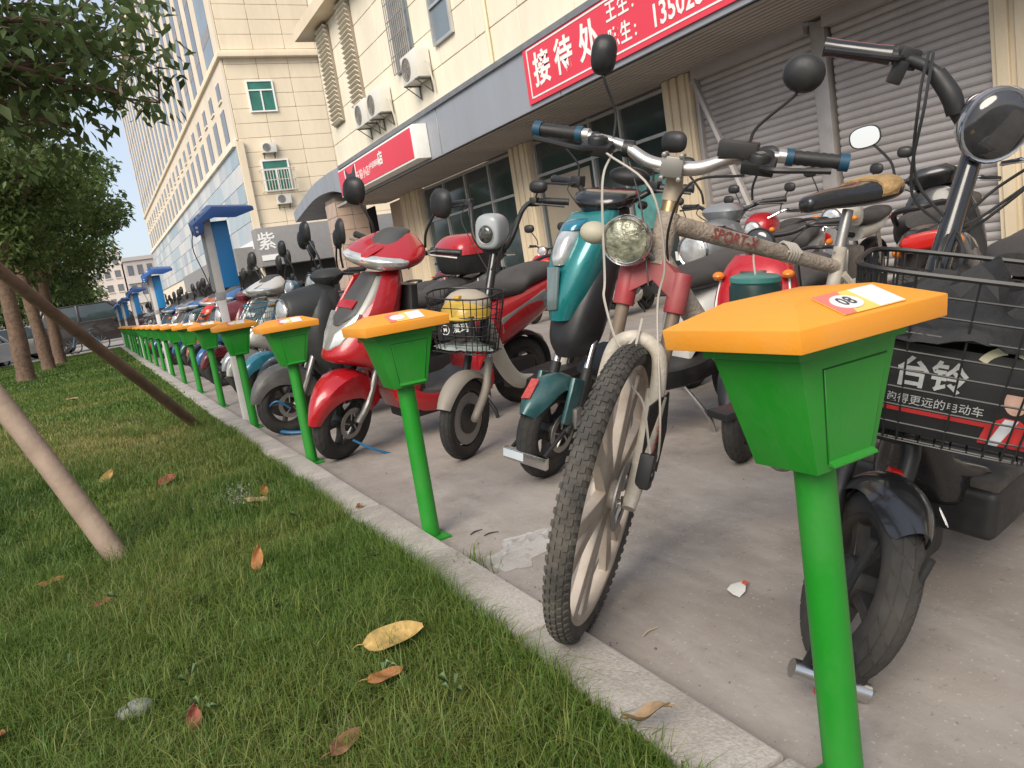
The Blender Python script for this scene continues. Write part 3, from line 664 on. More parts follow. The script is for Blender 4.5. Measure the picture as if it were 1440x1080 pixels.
gb = tp("grey_shop_band", G().box((XT + 3.2, YT - 0.55, 3.35), (7.0, 1.0, 1.75)), mat("shop_band_grey", (.26, .25, .245), .6, var=.06), tower, bevel=.03)
tp("street_shop_band", G().box((XT - .6, YT + 12.5, 3.0), (1.0, 24, 1.1)), mat("shop_band_grey", (.26, .25, .245)), tower)
text("紫", "lettering", M_WHITE, gb, Matrix.Translation((-XT, -YT, 0)) @ frame((XT + .12, YT - 1.056, 3.55), (1, 0, 0), UPV), 0.85, .01, .01)
tp("small_white_plate", G().box((XT + .15, YT - 1.07, 2.85), (.75, .03, .25)), M_WHITE, gb)
tp("shop_opening", G().box((XT + 4.5, YT - .06, 1.3), (9, .08, 2.5)), M_DARK, tower)
tp("street_opening", G().box((XT - .14, YT + 25, 1.3), (.08, 49, 2.5)), M_DARK, tower)
# end-wall windows
def endwin(x0, x1, z0, z1, glass):
    w_ = tp("window", G().box(((x0 + x1) / 2, YT - .07, (z0 + z1) / 2), (x1 - x0, .05, z1 - z0)), glass, tower)
    for x in (x0, x1): tp("window_frame", G().box((x, YT - .10, (z0 + z1) / 2), (.07, .09, z1 - z0 + .07)), M_WHITE, w_)
    for z in (z0, z1, z0 + (z1 - z0) * .70): tp("window_frame", G().box(((x0 + x1) / 2, YT - .10, z), (x1 - x0 - .07, .085, .06)), M_WHITE, w_)
    tp("window_frame", G().box(((x0 + x1) / 2, YT - .10, z0 + (z1 - z0) * .35), (.06, .08, (z1 - z0) * .7 - .06)), M_WHITE, w_)
    return w_
endwin(8.42, 9.60, 9.6, 10.96, M_GGLASS); endwin(8.40, 9.62, 5.95, 7.35, M_GGLASS)
g = G()
for i in range(13): x = 8.22 + 1.58 * i / 12; g.tube([(x, YT - .5, 5.9), (x, YT - .5, 6.9)], .018, 5)
for z in (5.9, 6.4, 6.9):
    g.tube([(8.22, YT - .5, z), (9.8, YT - .5, z)], .018, 5)
    for x in (8.22, 9.8): g.tube([(x, YT - .5, z), (x, YT - .05, z)], .018, 5)
tp("window_cage", g, mat("cage_white", (.6, .55, .5), .5), tower)
ac_unit((8.85, YT - .06, 7.68), 0, "air conditioner box on the tall building's end wall between its two windows", .85)
ac_unit((9.08, YT - .06, 5.28), 0, "air conditioner box under the caged window of the tall building", .85)

# ================================================================== distant buildings across the end of the street
def far_block(name, x0, x1, y, z1, m, rows, colsn, label, depth=12, band=False, wm=None, z0=1.0):
    t = thing(name, label, "building", ((x0 + x1) / 2, y, 0))
    G().box((0, depth / 2, z1 / 2), (x1 - x0, depth, z1)).obj("wall", m, t)
    wm = wm or mat("far_glass", (.14, .15, .17), .2, var=.3, vscale=.5)
    W_ = x1 - x0
    for i in range(rows):
        z = z0 + (z1 - z0) * (i + .5) / rows; h = (z1 - z0) / rows * .5
        if band: G().box((0, -.12, z - h * .95), (W_ + .2, .24, h * .7)).obj("floor_band", mat("far_band", (.62, .58, .54), .8), t)
        for j in range(colsn):
            x = -W_ / 2 + W_ * (j + .5) / colsn
            wn = G().box((x, -.02, z), (W_ / colsn * .55, .06, h)).obj("window", wm, t)
            G().box((x, -.07, z - h / 2 - .08), (W_ / colsn * .65, .14, .12)).obj("sill", m, wn)
    G().box((0, depth / 2, z1 + .2), (W_ + .4, depth + .4, .5)).obj("parapet", m, t); return t
far_block("apartment_building", -1.5, 5.0, 120, 10.6, mat("far_white", (.66, .60, .55), .8, var=.05), 5, 5, "distant pale apartment block beyond the parked cars")
far_block("office_building", 5.2, 16, 116, 9.0, mat("far_grey", (.50, .46, .44), .8, var=.05), 3, 9, "distant grey office block with banded floors past the tall building", band=True)
far_block("apartment_building", -30, -4, 150, 13, mat("far_beige", (.58, .54, .5), .8), 5, 14, "long beige apartment block behind the street trees")
# ================================================================== lock posts
M_GREEN = mat("green_paint", (0.010, 0.225, 0.014), 0.42, var=0.07, vscale=3, bump=0.05, bscale=120, coat=0.1, dust=0.34, dustcol=(.075, .21, .06), dscale=7, wpos=(1, 1, .6))
M_GREEN_D = mat("green_gap", (0.004, 0.05, 0.006), 0.7)
M_YEL = mat("yellow_cap_plastic", (0.78, 0.30, 0.022), 0.42, var=0.05, vscale=4, bump=0.04, bscale=150, dust=0.40, dustcol=(.62, .31, .08), dscale=8, wpos=(1, 1, 1))
M_STK_W = mat("sticker_white", (0.70, 0.69, 0.70), 0.4, var=0.05, vscale=30); M_STK_R = mat("sticker_red", (0.62, 0.17, 0.14), 0.4, var=.08); M_STK_Y = mat("sticker_yellow", (0.78, 0.5, 0.12), 0.4); M_INK = mat("ink_dark", (0.05, 0.05, 0.055), 0.6)
def ring4(a, b, z): return [(-a, -b, z), (a, -b, z), (a, b, z), (-a, b, z)]
def make_post():
    t = thing("lock_post")
    G().tube([(0, 0, 0.0), (0, 0, 0.585)], 0.0305, 20).obj("post", M_GREEN, t)
    G().box((0, 0, 0.005), (0.10, 0.12, 0.010)).obj("base_plate", M_GREEN, t, bevel=.002)
    hb = G().loft([ring4(.060, .058, .560), ring4(.100, .082, .735)]).obj("housing", M_GREEN, t, bevel=.0015)
    n = Vector((0, -1, -0.137)).normalized()        # face towards the street start
    def fpt(x, z, off=0.0): y = -(.058 + (.082 - .058) * (z - .560) / .175); return Vector((x, y, z)) + n * off
    def quad(x0b, x1b, x0t, x1t, z0, z1, o0, o1):
        a = [fpt(x0b, z0, o0), fpt(x1b, z0, o0), fpt(x1t, z1, o0), fpt(x0t, z1, o0)]; b = [fpt(x0b, z0, o1), fpt(x1b, z0, o1), fpt(x1t, z1, o1), fpt(x0t, z1, o1)]
        return G().loft([a, b])
    quad(-.041, .053, -.056, .079, .574, .714, -.001, .0006).obj("door_gap", M_GREEN_D, t)
    d = quad(-.039, .051, -.054, .077, .576, .712, -.001, .0022).obj("door", M_GREEN, t, bevel=.0008, seg=1)
    a = fpt(-.041, .577, .002); b = fpt(.053, .577, .002)
    G().loft([[p, p + Vector((0, -.009, -.005)), p + Vector((0, -.0095, -.008)), p + Vector((0, 0, -.006))] for p in (a, b)]).obj("door_lip", M_GREEN, d)
    cp = G().loft([ring4(.148, .128, .752), ring4(.150, .130, .783), ring4(.082, .066, .812)]).obj("cap", M_YEL, t, bevel=.0018)
    G().box((0, 0, .743), (.22, .18, .018)).obj("cap_collar", M_GREEN, t)
    # sticker lying on the cap's near slope: tinted part with an oval, pale part beside it
    p0, p1 = Vector((.0, -.130, .783)), Vector((.0, -.066, .812)); s = (p1 - p0).normalized(); nn = Vector((1, 0, 0)).cross(s)
    O = p0 + s * .034 + nn * .0016 + Vector((.004, 0, 0))
    st = G().prism([(-.062, -.027), (.062, -.027), (.062, .030), (-.062, .030)], O, (1, 0, 0), s, .0008).obj("sticker", M_STK_Y, cp)
    G().prism([(-.062, -.027), (-.040, -.027), (-.010, .030), (-.062, .030)], O + nn * .0007, (1, 0, 0), s, .0006).obj("sticker_red_part", M_STK_R, cp)
    G().prism([(.010, -.026), (.061, -.026), (.061, .029), (.010, .029)], O + nn * .0007, (1, 0, 0), s, .0006).obj("sticker_white_part", M_STK_W, cp)
    G().prism([(.026 * math.cos(a) - .026, .019 * math.sin(a) + .001) for a in np.linspace(0, 6.283, 25)[:-1]], O + nn * .0014, (1, 0, 0), s, .0006).obj("number_oval", M_STK_W, cp)
    return t, frame(O + nn * .0018 + Vector((-.026, 0, 0)) + s * .001, (1, 0, 0), s)
post0, MNUM = make_post()
ords = ["", "first", "second", "third", "fourth", "fifth", "sixth", "seventh", "eighth", "ninth", "tenth", "eleventh", "twelfth", "thirteenth", "fourteenth", "fifteenth", "sixteenth", "seventeenth", "eighteenth"]
NPOST = 19
for i in range(NPOST):
    p = post0 if i == 0 else copy_tree(post0)
    p.location = (0.895 + (0 if i == 0 else random.uniform(-.006, .006)), 0.79 + 1.725 * i, 0); p.rotation_euler = (random.uniform(-.006, .006) * (i > 0), random.uniform(-.006, .006) * (i > 0), random.uniform(-.03, .03) * (i > 0))
    tag(p, "green lock post with yellow cap marked 08" if i == 0 else "green lock post with yellow cap, %s along the kerb after the post marked 08" % ords[i], "lock post", "green lock posts along the kerb")
text("08", "number", M_INK, [c for c in post0.children if c.name.startswith("cap") and "collar" not in c.name][0], MNUM, .030, .0004, .0006, sx=.95)

# ================================================================== blue-roofed charging stations
M_STW = mat("station_white", (0.68, 0.665, 0.64), 0.5, 0.1, var=0.08, vscale=4, dust=0.3, dustcol=(.4, .36, .3))
M_STG = mat("station_grey", (0.36, 0.36, 0.36), 0.5, 0.2, var=0.2, vscale=8)
M_BLUE = mat("station_blue", (0.016, 0.205, 0.50), 0.4, var=0.06, vscale=4); M_NAVY = mat("station_roof_blue", (0.03, 0.10, 0.32), 0.4, var=0.1, vscale=4)
def make_station():
    t = thing("charging_station")
    G().box((0, 0, .5), (.056, .070, 1.0)).obj("lower_post", M_STW, t, bevel=.004)
    G().box((0, 0, 1.01), (.068, .082, .06)).obj("sleeve", M_STG, t, bevel=.004)
    G().box((0.004, 0, 1.34), (.062, .080, .62)).obj("upper_post", M_STW, t, bevel=.004)
    G().box((-.036, 0.006, 1.34), (.024, .070, .58)).obj("side_cover", M_STG, t, bevel=.004)
    G().box((.092, -.01, 1.315), (.118, .075, .50)).obj("control_box", M_BLUE, t, bevel=.006)
    r_ = G().loft([[(-.11, y, 1.56 + dz), (.05, y, 1.68 + dz), (.34, y, 1.655 + dz), (.345, y, 1.625 + dz), (.20, y, 1.585 + dz), (.05, y, 1.60 + dz), (-.03, y, 1.575 + dz), (-.04, y, 1.50 + dz), (-.10, y, 1.47 + dz)] for y, dz in ((-.17, -.02), (.12, .03))]).obj("roof", M_NAVY, t, bevel=.004)
    for z in (1.52, 1.55): G().box((-.085, -.16, z - .03), (.016, .03, .016)).obj("bolt", M_STW, r_)
    G().box((.154, -.02, 1.2), (.010, .05, .12)).obj("label_strip", M_STK_W, t)
    G().stube([(-.07, -.05, 1.6), (-.13, -.06, 1.4), (-.09, -.05, 1.2), (-.05, -.045, 1.03)], .004, 5).obj("cable", M_INK, t)
    return t
st0 = make_station()
for i in range(5):
    p = st0 if i == 0 else copy_tree(st0)
    p.location = (0.89, 6.28 + 6.9 * i, 0); p.rotation_euler = (0, 0, random.uniform(-.04, .04))
    tag(p, ["white charging station with blue roof and box, between the third and fourth lock posts", "blue-roofed charging station behind the seventh lock post after 08", "blue-roofed charging station behind the eleventh lock post after 08", "blue-roofed charging station behind the fifteenth lock post after 08", "blue-roofed charging station at the far end of the lock posts"][i], "charging station", "blue-roofed charging stations")

# ================================================================== trees
M_BARK = mat("bark", (0.135, 0.085, 0.058), 0.9, var=0.35, vscale=14, bump=0.7, bscale=30, dust=0.4, dustcol=(.22, .16, .11), dscale=9)
M_LEAF = leafmat("tree_leaf", (0.055, 0.095, 0.024), (0.185, 0.255, 0.080), transl=0.4)
M_LEAFN = leafmat("near_leaf", (0.050, 0.088, 0.028), (0.165, 0.225, 0.080), transl=0.45, c3=(0.40, 0.10, 0.04))
def leaves(c, n, R, L, seed, hang=0.5, shell=0.0):
    """n leaves scattered in an ellipsoid clump"""
    r = np.random.default_rng(seed); d = r.normal(size=(n, 3)); d /= np.linalg.norm(d, axis=1)[:, None]
    rad = (r.random(n) ** (1 / 3)) * (1 - shell) + shell * (0.75 + 0.3 * r.random(n)); p = np.array(c) + d * rad[:, None] * np.array(R)
    a = r.random(n) * 6.283; dirv = np.stack([np.cos(a), np.sin(a), -hang + 0.6 * r.normal(size=n)], -1); dirv /= np.linalg.norm(dirv, axis=1)[:, None]
    up = np.stack([.5 * r.normal(size=n), .5 * r.normal(size=n), np.ones(n)], -1); side = np.cross(dirv, up); side /= np.linalg.norm(side, axis=1)[:, None]; nn = np.cross(side, dirv)
    l_ = L * (0.65 + .6 * r.random(n))[:, None]; w_ = l_ * .24
    V = np.stack([p, p + dirv * l_ * .42 + side * w_ + nn * l_ * .06, p + dirv * l_ - nn * l_ * .08, p + dirv * l_ * .42 - side * w_ + nn * l_ * .06], 1).reshape(-1, 3)
    k = np.arange(n) * 4; F = np.concatenate([np.stack([k, k + 1, k + 2], -1), np.stack([k, k + 2, k + 3], -1)])
    return V, F, np.repeat(np.clip(r.random(n) * .75 + .25 * r.random(), 0, 1), 4)
def make_tree(name, loc, h0, crown, cr, nclump, nleaf, L, seed, label, tr=0.13, lean=(0, 0), lm=None, clump=(.55, .95), flat=.8, group="street trees in the lawn"):
    r = random.Random(seed); t = thing(name, label, "tree", loc, 0, group)
    cz = crown[2]
    tp_ = [(0, 0, -.1), (lean[0] * .3, lean[1] * .3, h0 * .35), (lean[0] * .7, lean[1] * .7, h0 * .75), (lean[0], lean[1], h0)]
    g = G().stube([tp_[0], (0, 0, .12)] + tp_[1:], [tr * 1.35, tr * 1.05, tr, tr * .85, tr * .7], 12, 5)
    tops = []
    for k in range(7):
        a = 6.283 * k / 7 + r.uniform(-.4, .4); e = r.uniform(.35, .8); q = Vector((crown[0] + cr[0] * e * math.cos(a), crown[1] + cr[1] * e * math.sin(a), cz + cr[2] * r.uniform(-.2, .55)))
        s = Vector(tp_[3]) - Vector((0, 0, h0 * r.uniform(0, .22))); mid = s.lerp(q, .5) + Vector((r.uniform(-.15, .15), r.uniform(-.15, .15), r.uniform(.1, .3)))
        g.stube([s, mid, q], [tr * .5, tr * .3, tr * .1], 7, 5)
        for _ in range(2):
            q2 = mid.lerp(q, r.random()) + Vector((r.uniform(-.5, .5), r.uniform(-.5, .5), r.uniform(.0, .5))); g.stube([mid, mid.lerp(q2, .5) + Vector((0, 0, .08)), q2], [tr * .22, tr * .12, tr * .05], 5, 4)
    g.v = [(x * (1 + .05 * math.sin(23 * z + 5 * x)) + .006 * math.sin(31 * z + 9 * y), y * (1 + .05 * math.sin(19 * z + 3)) + .006 * math.sin(27 * z + 7 * x), z) for x, y, z in g.v]
    g.obj("trunk", M_BARK, t)
    zs = []
    for k in range(nclump):
        while True:
            d = Vector((r.uniform(-1, 1), r.uniform(-1, 1), r.uniform(-1, 1)))
            if .35 < d.length < 1: break
        c = (crown[0] + cr[0] * d.x, crown[1] + cr[1] * d.y, crown[2] + cr[2] * d.z); s = r.uniform(*clump)
        zs.append(leaves(c, int(nleaf * s * s), (s, s, s * flat), L, seed * 100 + k, shell=.25))
    V, F, Rn = merge(zs); o = pydata("crown", V, F, lm or M_LEAF, t, rnd=Rn); tag(o, kind='stuff'); return t
make_tree("street_tree", (-1.50, 19.5, 0), 3.0, (.25, .2, 4.6), (1.75, 1.8, 2.2), 40, 800, .16, 3, "leafy street tree with the thickest bare trunk in the lawn", .17, (.1, 0), flat=.7)
make_tree("street_tree", (-1.28, 24.0, 0), 3.0, (.4, .2, 4.7), (2.0, 1.9, 2.2), 32, 560, .18, 4, "street tree standing just behind the thickest trunk", .16, (-.1, 0), flat=.7)
make_tree("street_tree", (-1.10, 27.0, 0), 3.0, (.5, .3, 4.4), (2.0, 1.9, 2.1), 30, 500, .18, 5, "street tree standing third along the lawn, before the dark van", .16, (.05, 0), flat=.7)
make_tree("street_tree", (-1.3, 31.5, 0), 2.6, (.4, .3, 3.8), (1.7, 1.7, 1.7), 22, 440, .2, 6, "street tree at the far end of the lawn", .14, (-.05, 0), flat=.7)
make_tree("street_tree", (-3.4, 29.0, 0), 2.8, (-.2, .3, 4.2), (1.6, 1.6, 1.8), 22, 460, .2, 7, "street tree standing apart on the lawn by the white car", .15, (.05, 0), flat=.7)
for i, (x, y, lb) in enumerate([(-1.6, 52, "rounded green tree beyond the parked dark van"), (-4.5, 60, "distant green tree behind the silver car"), (-7.5, 48, "distant dark green tree behind the white car")]):
    make_tree("street_tree", (x, y, 0), 1.6, (0, 0, 2.9), (2.0, 2.0, 1.5), 18, 420, .28, 20 + i, lb, .18, clump=(.7, 1.1), group="far trees past the lawn")
# near tree whose branch hangs into the picture, held by poles
NT = Vector((-0.98, 4.5, 0))
def near_tree():
    r = random.Random(9); t = thing("street_tree", "propped tree whose leafy branches overhang the lawn by the leaning poles", "tree", NT, 0, "street trees in the lawn")
    g = G().stube([(0, 0, -.1), (0, 0, .15), (.02, .02, 1.0), (0, .05, 1.9), (.05, .1, 2.6)], [.10, .08, .072, .065, .05], 12, 5)
    ends = []
    tips = [(0.96, 0.88, 2.75), (1.07, 0.72, 2.59), (1.26, 1.08, 2.82), (1.41, 0.79, 2.65), (1.75, 1.7, 2.77), (1.56, 1.56, 2.66), (1.38, 1.52, 2.65), (1.2, 0.87, 2.51), (1.03, 1.24, 2.54), (0.9, 0.93, 2.49), (1.39, 0.73, 2.26), (1.23, 0.86, 2.3), (1.08, 1.71, 2.48), (0.88, 1.59, 2.46), (1.71, 1.57, 2.4), (0.92, 1.56, 2.29), (1.11, 0.83, 2.1), (0.78, 0.97, 2.13), (-0.9, 0.5, 2.9), (-0.6, -0.9, 3.0), (0.6, -1.0, 3.3), (0.9, -0.5, 3.8), (0.2, 0.2, 3.9), (-1.1, -0.3, 3.5), (0.0, 0.9, 3.6)]
    for k, q in enumerate(tips):
        q = Vector(q); s = Vector((.03, .06, 1.95 + .10 * (k % 7))); mid = s.lerp(q, .5) + Vector((r.uniform(-.08, .08), r.uniform(-.08, .08), r.uniform(.05, .2)))
        pts = spline([s, mid, q], 6); g.tube(pts, [.030, .006], 7)
        for _ in range(5):
            a = pts[r.randrange(6, len(pts))]; e = a + Vector((r.uniform(-.4, .4), r.uniform(-.4, .4), r.uniform(-.15, .3))); g.tube(spline([a, a.lerp(e, .5) + Vector((0, 0, .04)), e], 3), [.008, .003], 5); ends.append(e)
        ends.append(q); ends.append(mid.lerp(q, .6))
    g.obj("trunk", M_BARK, t)
    zs = [leaves(tuple(e), r.randrange(14, 30), (.22, .22, .16), .098, 900 + k, hang=.7) for k, e in enumerate(ends)]
    V, F, Rn = merge(zs); o = pydata("crown", V, F, M_LEAFN, t, rnd=Rn); tag(o, kind='stuff')
near_tree()
# leaning support poles
M_POLE1 = mat("old_bamboo", (0.17, 0.105, 0.068), 0.7, var=0.3, vscale=10, bump=0.3, bscale=25); M_POLE2 = mat("pale_timber", (0.27, 0.20, 0.15), 0.75, var=0.22, vscale=9, bump=0.25, bscale=30, dust=.4, dustcol=(.25, .18, .13), dscale=6)
def pole(a, b, ra, rb, m, label, nodes):
    a, b = Vector(a), Vector(b); n = 28; pts = []; rad = []
    for i in range(n + 1):
        t = i / n; p = a.lerp(b, t) + Vector((.004 * math.sin(9 * t), .004 * math.cos(7 * t), 0)); pts.append(p - a); e = abs((t * nodes) % 1 - .5); rad.append((ra + (rb - ra) * t) * (1 + (.06 if e > .46 else 0)))
    o = G().tube(pts, rad, 14).obj("support_pole", m, loc=a); tag(o, label, "pole", "poles propping the near tree"); return o
pole((0.60, 6.66, -.05), tuple(NT + Vector((0.03, 0.05, 2.08))), .040, .036, M_POLE1, "brown bamboo pole leaning from the kerb edge up to the tree", 7)
pole((-0.075, 3.26, -.05), tuple(NT + Vector((0.02, -0.05, 2.02))), .044, .040, M_POLE2, "pale timber pole leaning across the lawn up to the tree", 3)

# ================================================================== parked cars at the end of the lawn
def car(loc, rz, paint, label, L=4.5, W_=1.8, H=1.5, van=False, group="cars parked past the lawn"):
    t = thing("parked_car", label, "car", loc, rz, group); hw = W_ / 2
    if van: prof = [(-.5, .28), (-.5, .62), (-.485, .9), (-.44, 1.0), (-.32, 1.06), (.44, 1.04), (.49, .95), (.5, .6), (.49, .28)]; roof = [(-.30, 1.04), (-.14, 1.62), (.38, 1.62), (.46, 1.03)]
    else: prof = [(-.5, .25), (-.5, .55), (-.47, .74), (-.30, .86), (.36, .90), (.47, .86), (.5, .6), (.49, .25)]; roof = [(-.27, .86), (-.10, 1.40), (.22, 1.42), (.42, .90)]
    k = H / (1.62 if van else 1.42)
    secs = []
    for yv, sc in ((-hw, .96), (-hw * .97, 1), (hw * .97, 1), (hw, .96)): secs.append([(p[0] * L * (1 if sc == 1 else .985), yv, p[1] * k * (1 if sc == 1 else .98)) for p in prof])
    b = G().loft(secs).obj("body", paint, t, bevel=.03, seg=2, ang=60)
    def cab(off, inset, name, m, sh=1.0):
        q = [(p[0] * L * sh, p[1] * k) for p in roof]
        secs = []
        for s in (-1, 1): secs.append([(q[0][0], s * (hw - .06 + off), q[0][1]), (q[1][0], s * (hw - .22 + off), q[1][1] + inset), (q[2][0], s * (hw - .22 + off), q[2][1] + inset), (q[3][0], s * (hw - .06 + off), q[3][1])])
        return G().loft(secs).obj(name, m, t, bevel=.03, seg=2)
    cab(0, 0, "window_glass", M_GLASS)
    q = [(p[0] * L, p[1] * k) for p in roof]; g = G()
    for s in (-1, 1):
        for i, j in ((0, 1), (2, 3)): g.tube([(q[i][0], s * (hw - (.06 if i in (0, 3) else .22)), q[i][1]), (q[j][0], s * (hw - (.06 if j in (0, 3) else .22)), q[j][1])], .075, 6)
        xm = (q[1][0] + q[2][0]) / 2; g.tube([(xm, s * (hw - .06), q[0][1]), (xm, s * (hw - .22), q[1][1])], 0.07, 6)
    g.box((xm, 0, q[1][1] + .01), (q[2][0] - q[1][0] + .06, W_ - .40, .05)); g.obj("roof", paint, t, bevel=.015)
    for x in (-.31, .30):
        for s in (-1, 1):
            w_ = G().lathe([(.0, s * (hw - .06)), (.19, s * (hw - .05)), (.20, s * (hw - .02)), (.12, s * (hw - .01)), (0, s * (hw - .02))], 18, (x * L, 0, .32)).obj("wheel", mat("car_rim", (.4, .4, .4), .35, .8), t)
            G().lathe([(.2, s * (hw - .2)), (.31, s * (hw - .2)), (.32, s * (hw - .1)), (.31, s * (hw - .01)), (.205, s * (hw - .005))], 22, (x * L, 0, .32)).obj("tyre", mat("car_tyre", (.02, .02, .02), .9), w_)
    for s in (-1, 1):
        G().ell((-.485 * L, s * hw * .72, .68 * k), (.10, .22, .09)).obj("headlight", mat("car_lamp", (.6, .6, .6), .1, .2), t); G().ell((.485 * L, s * hw * .80, .75 * k), (.06, .14, .12)).obj("tail_light", mat("car_tail", (.35, .02, .02), .2), t)
        G().box((-.17 * L, s * (hw + .08), .98 * k), (.12, .18, .12)).obj("wing_mirror", paint, t, bevel=.02)
        g = G(); g.box((-.02 * L, s * (hw + .002), .78 * k), (.14, .02, .03)); g.obj("door_handle", paint, t)
    G().box((-.505 * L, 0, .42 * k), (.03, W_ * .6, .16)).obj("grille", M_INK, t); return t
P_DK = mat("car_paint_brown", (.035, .028, .026), .3, .3, var=.05, coat=.6); P_WH = mat("car_paint_white", (.62, .61, .59), .3, var=.03, coat=.6); P_SI = mat("car_paint_silver", (.40, .39, .37), .3, .5, var=.03, coat=.6); P_RD = mat("car_paint_red", (.3, .02, .02), .3, coat=.5)
car((0.15, 39.3, -.03), math.pi - .12, P_DK, "dark brown van parked across the end of the lock posts", 4.9, 1.85, 2.0, True)
car((-4.4, 33.0, -.06), 1.2, P_WH, "white car parked beyond the tree trunks", 4.4)
car((-3.7, 41.5, -.06), 0.3, P_SI, "silver car parked behind the tree trunks", 4.4)
car((-11.6, 36, -.05), math.pi / 2, P_RD, "red car standing on the road past the lawn", 4.3)

# blue bicycle leaning by the trees
bb = thing("parked_bicycle", "small blue bicycle standing behind the tree trunks", "bicycle", (-0.9, 36.0, -.03), 2.9, lean=math.radians(-6))
_bl = mat("bicycle_blue", (.02, .22, .42), .4, var=.1)
def simple_wheel(x, nm):
    w_ = G().lathe([(.30, -.015), (.33, -.018), (.345, 0), (.33, .018), (.30, .015)], 28, (x, 0, .345), closed=True).obj(nm, mat("car_tyre", (.02, .02, .02)), bb)
    g = G()
    for k in range(10): a = .314 * 2 * k; g.tube([(x, 0, .345), (x + .305 * math.cos(a), 0, .345 + .305 * math.sin(a))], .004, 4)
    g.lathe([(0, -.03), (.03, -.03), (.03, .03), (0, .03)], 10, (x, 0, .345)); g.obj("spokes", mat("car_rim", (.4, .4, .4)), w_)
simple_wheel(0, "front_wheel"); simple_wheel(-1.05, "rear_wheel")
G().stube([(0, 0, .345), (-.10, 0, .62), (-.22, 0, .95)], .022, 8).obj("fork", _bl, bb)
g = G(); g.tube([(-.16, 0, .78), (-.60, 0, .33)], .024, 8); g.tube([(-.60, 0, .33), (-.75, 0, .88)], .02, 8); g.tube([(-.60, 0, .33), (-1.05, 0, .345)], .018, 8); g.tube([(-.72, 0, .75), (-1.05, 0, .345)], .015, 8); g.obj("frame", _bl, bb)
G().tube([(-.24, -.28, 1.0), (-.20, 0, .96), (-.24, .28, 1.0)], .016, 8).obj("handlebar", M_INK, bb); G().ell((-.78, 0, .92), (.13, .08, .035), 12, 8).obj("saddle", M_INK, bb)
# ================================================================== shared two-wheeler pieces
M_RUB = mat("tyre_rubber", (0.026, 0.025, 0.024), 0.85, var=0.2, vscale=20, dust=0.42, dustcol=(.11, .095, .08), dscale=7)
M_RUBM = mat("muddy_tyre_rubber", (0.05, 0.047, 0.043), 0.9, var=0.25, vscale=30, dust=0.6, dustcol=(.19, .165, .135), dscale=9)
M_BLK = mat("black_plastic", (0.013, 0.013, 0.014), 0.42, var=0.15, vscale=8, dust=0.14, dustcol=(.08, .07, .06), dscale=7)
M_BLKG = mat("gloss_black", (0.010, 0.010, 0.011), 0.16, var=0.1, coat=0.5, dust=0.12, dustcol=(.08, .07, .06), dscale=5)
M_DGREY = mat("dark_grey_plastic", (0.05, 0.05, 0.052), 0.5, var=0.12, dust=0.3, dustcol=(.13, .12, .10), dscale=4)
M_SEAT = mat("seat_vinyl", (0.040, 0.038, 0.038), 0.55, var=0.12, vscale=6, bump=0.12, bscale=120, dust=0.35, dustcol=(.14, .125, .11), dscale=3)
M_CHR = mat("chrome", (0.62, 0.61, 0.60), 0.16, 1.0, var=0.06, dust=0.25, dustcol=(.3, .27, .23), dscale=9)
M_STEEL = mat("dull_steel", (0.33, 0.32, 0.31), 0.42, 0.9, var=0.15, dust=0.4, dustcol=(.24, .2, .16), dscale=9)
M_RIMB = mat("black_rim", (0.03, 0.029, 0.028), 0.45, 0.3, var=0.15, dust=0.5, dustcol=(.16, .13, .10), dscale=6)
M_LENS = mat("clear_lens", (0.62, 0.63, 0.62), 0.10, 0.55, var=0.25, vscale=14, spec=0.7, dust=.25, dustcol=(.35, .32, .28), dscale=12)
M_LENSD = mat("dark_lens", (0.03, 0.03, 0.032), 0.06, var=0.4, vscale=20, coat=0.8)
M_ORA = mat("orange_lens", (0.65, 0.19, 0.02), 0.15, var=0.1); M_TAIL = mat("red_lens", (0.45, 0.015, 0.012), 0.15, var=0.1)
M_MIR = mat("mirror_glass", (0.8, 0.82, 0.85), 0.03, 1.0, var=0.0)
M_CAB = mat("cable_black", (0.02, 0.02, 0.02), 0.5)
M_WIRE = mat("basket_wire", (0.02, 0.02, 0.021), 0.4, 0.2, var=0.1)
M_PLW = mat("white_print", (0.72, 0.72, 0.70), 0.5, var=.04)
X3 = Vector((1, 0, 0)); Y3 = Vector((0, 1, 0)); Z3 = Vector((0, 0, 1)); I4 = Matrix.Identity(4)
def steer_m(pt, dv, deg):
    return Matrix.Translation(pt) @ Matrix.Rotation(math.radians(deg), 4, Vector(dv)) @ Matrix.Translation(-Vector(pt))
def sec(c, hw, hh, n=16, e=2.6, ax=(1, 0, 0), roll=0.0, flat=0.0):
    """superellipse ring across the bike, perpendicular to ax"""
    ax = Vector(ax).normalized(); s = Y3; u = ax.cross(s); u = u if u.z >= 0 else -u; c = Vector(c); out = []
    for k in range(n):
        a = 2 * math.pi * k / n; cx, sx_ = math.cos(a), math.sin(a)
        px = hw * math.copysign(abs(cx) ** (2 / e), cx); pz = hh * math.copysign(abs(sx_) ** (2 / e), sx_)
        if flat and pz > 0: pz *= (1 - flat)
        out.append(c + s * px + u * pz)
    return out
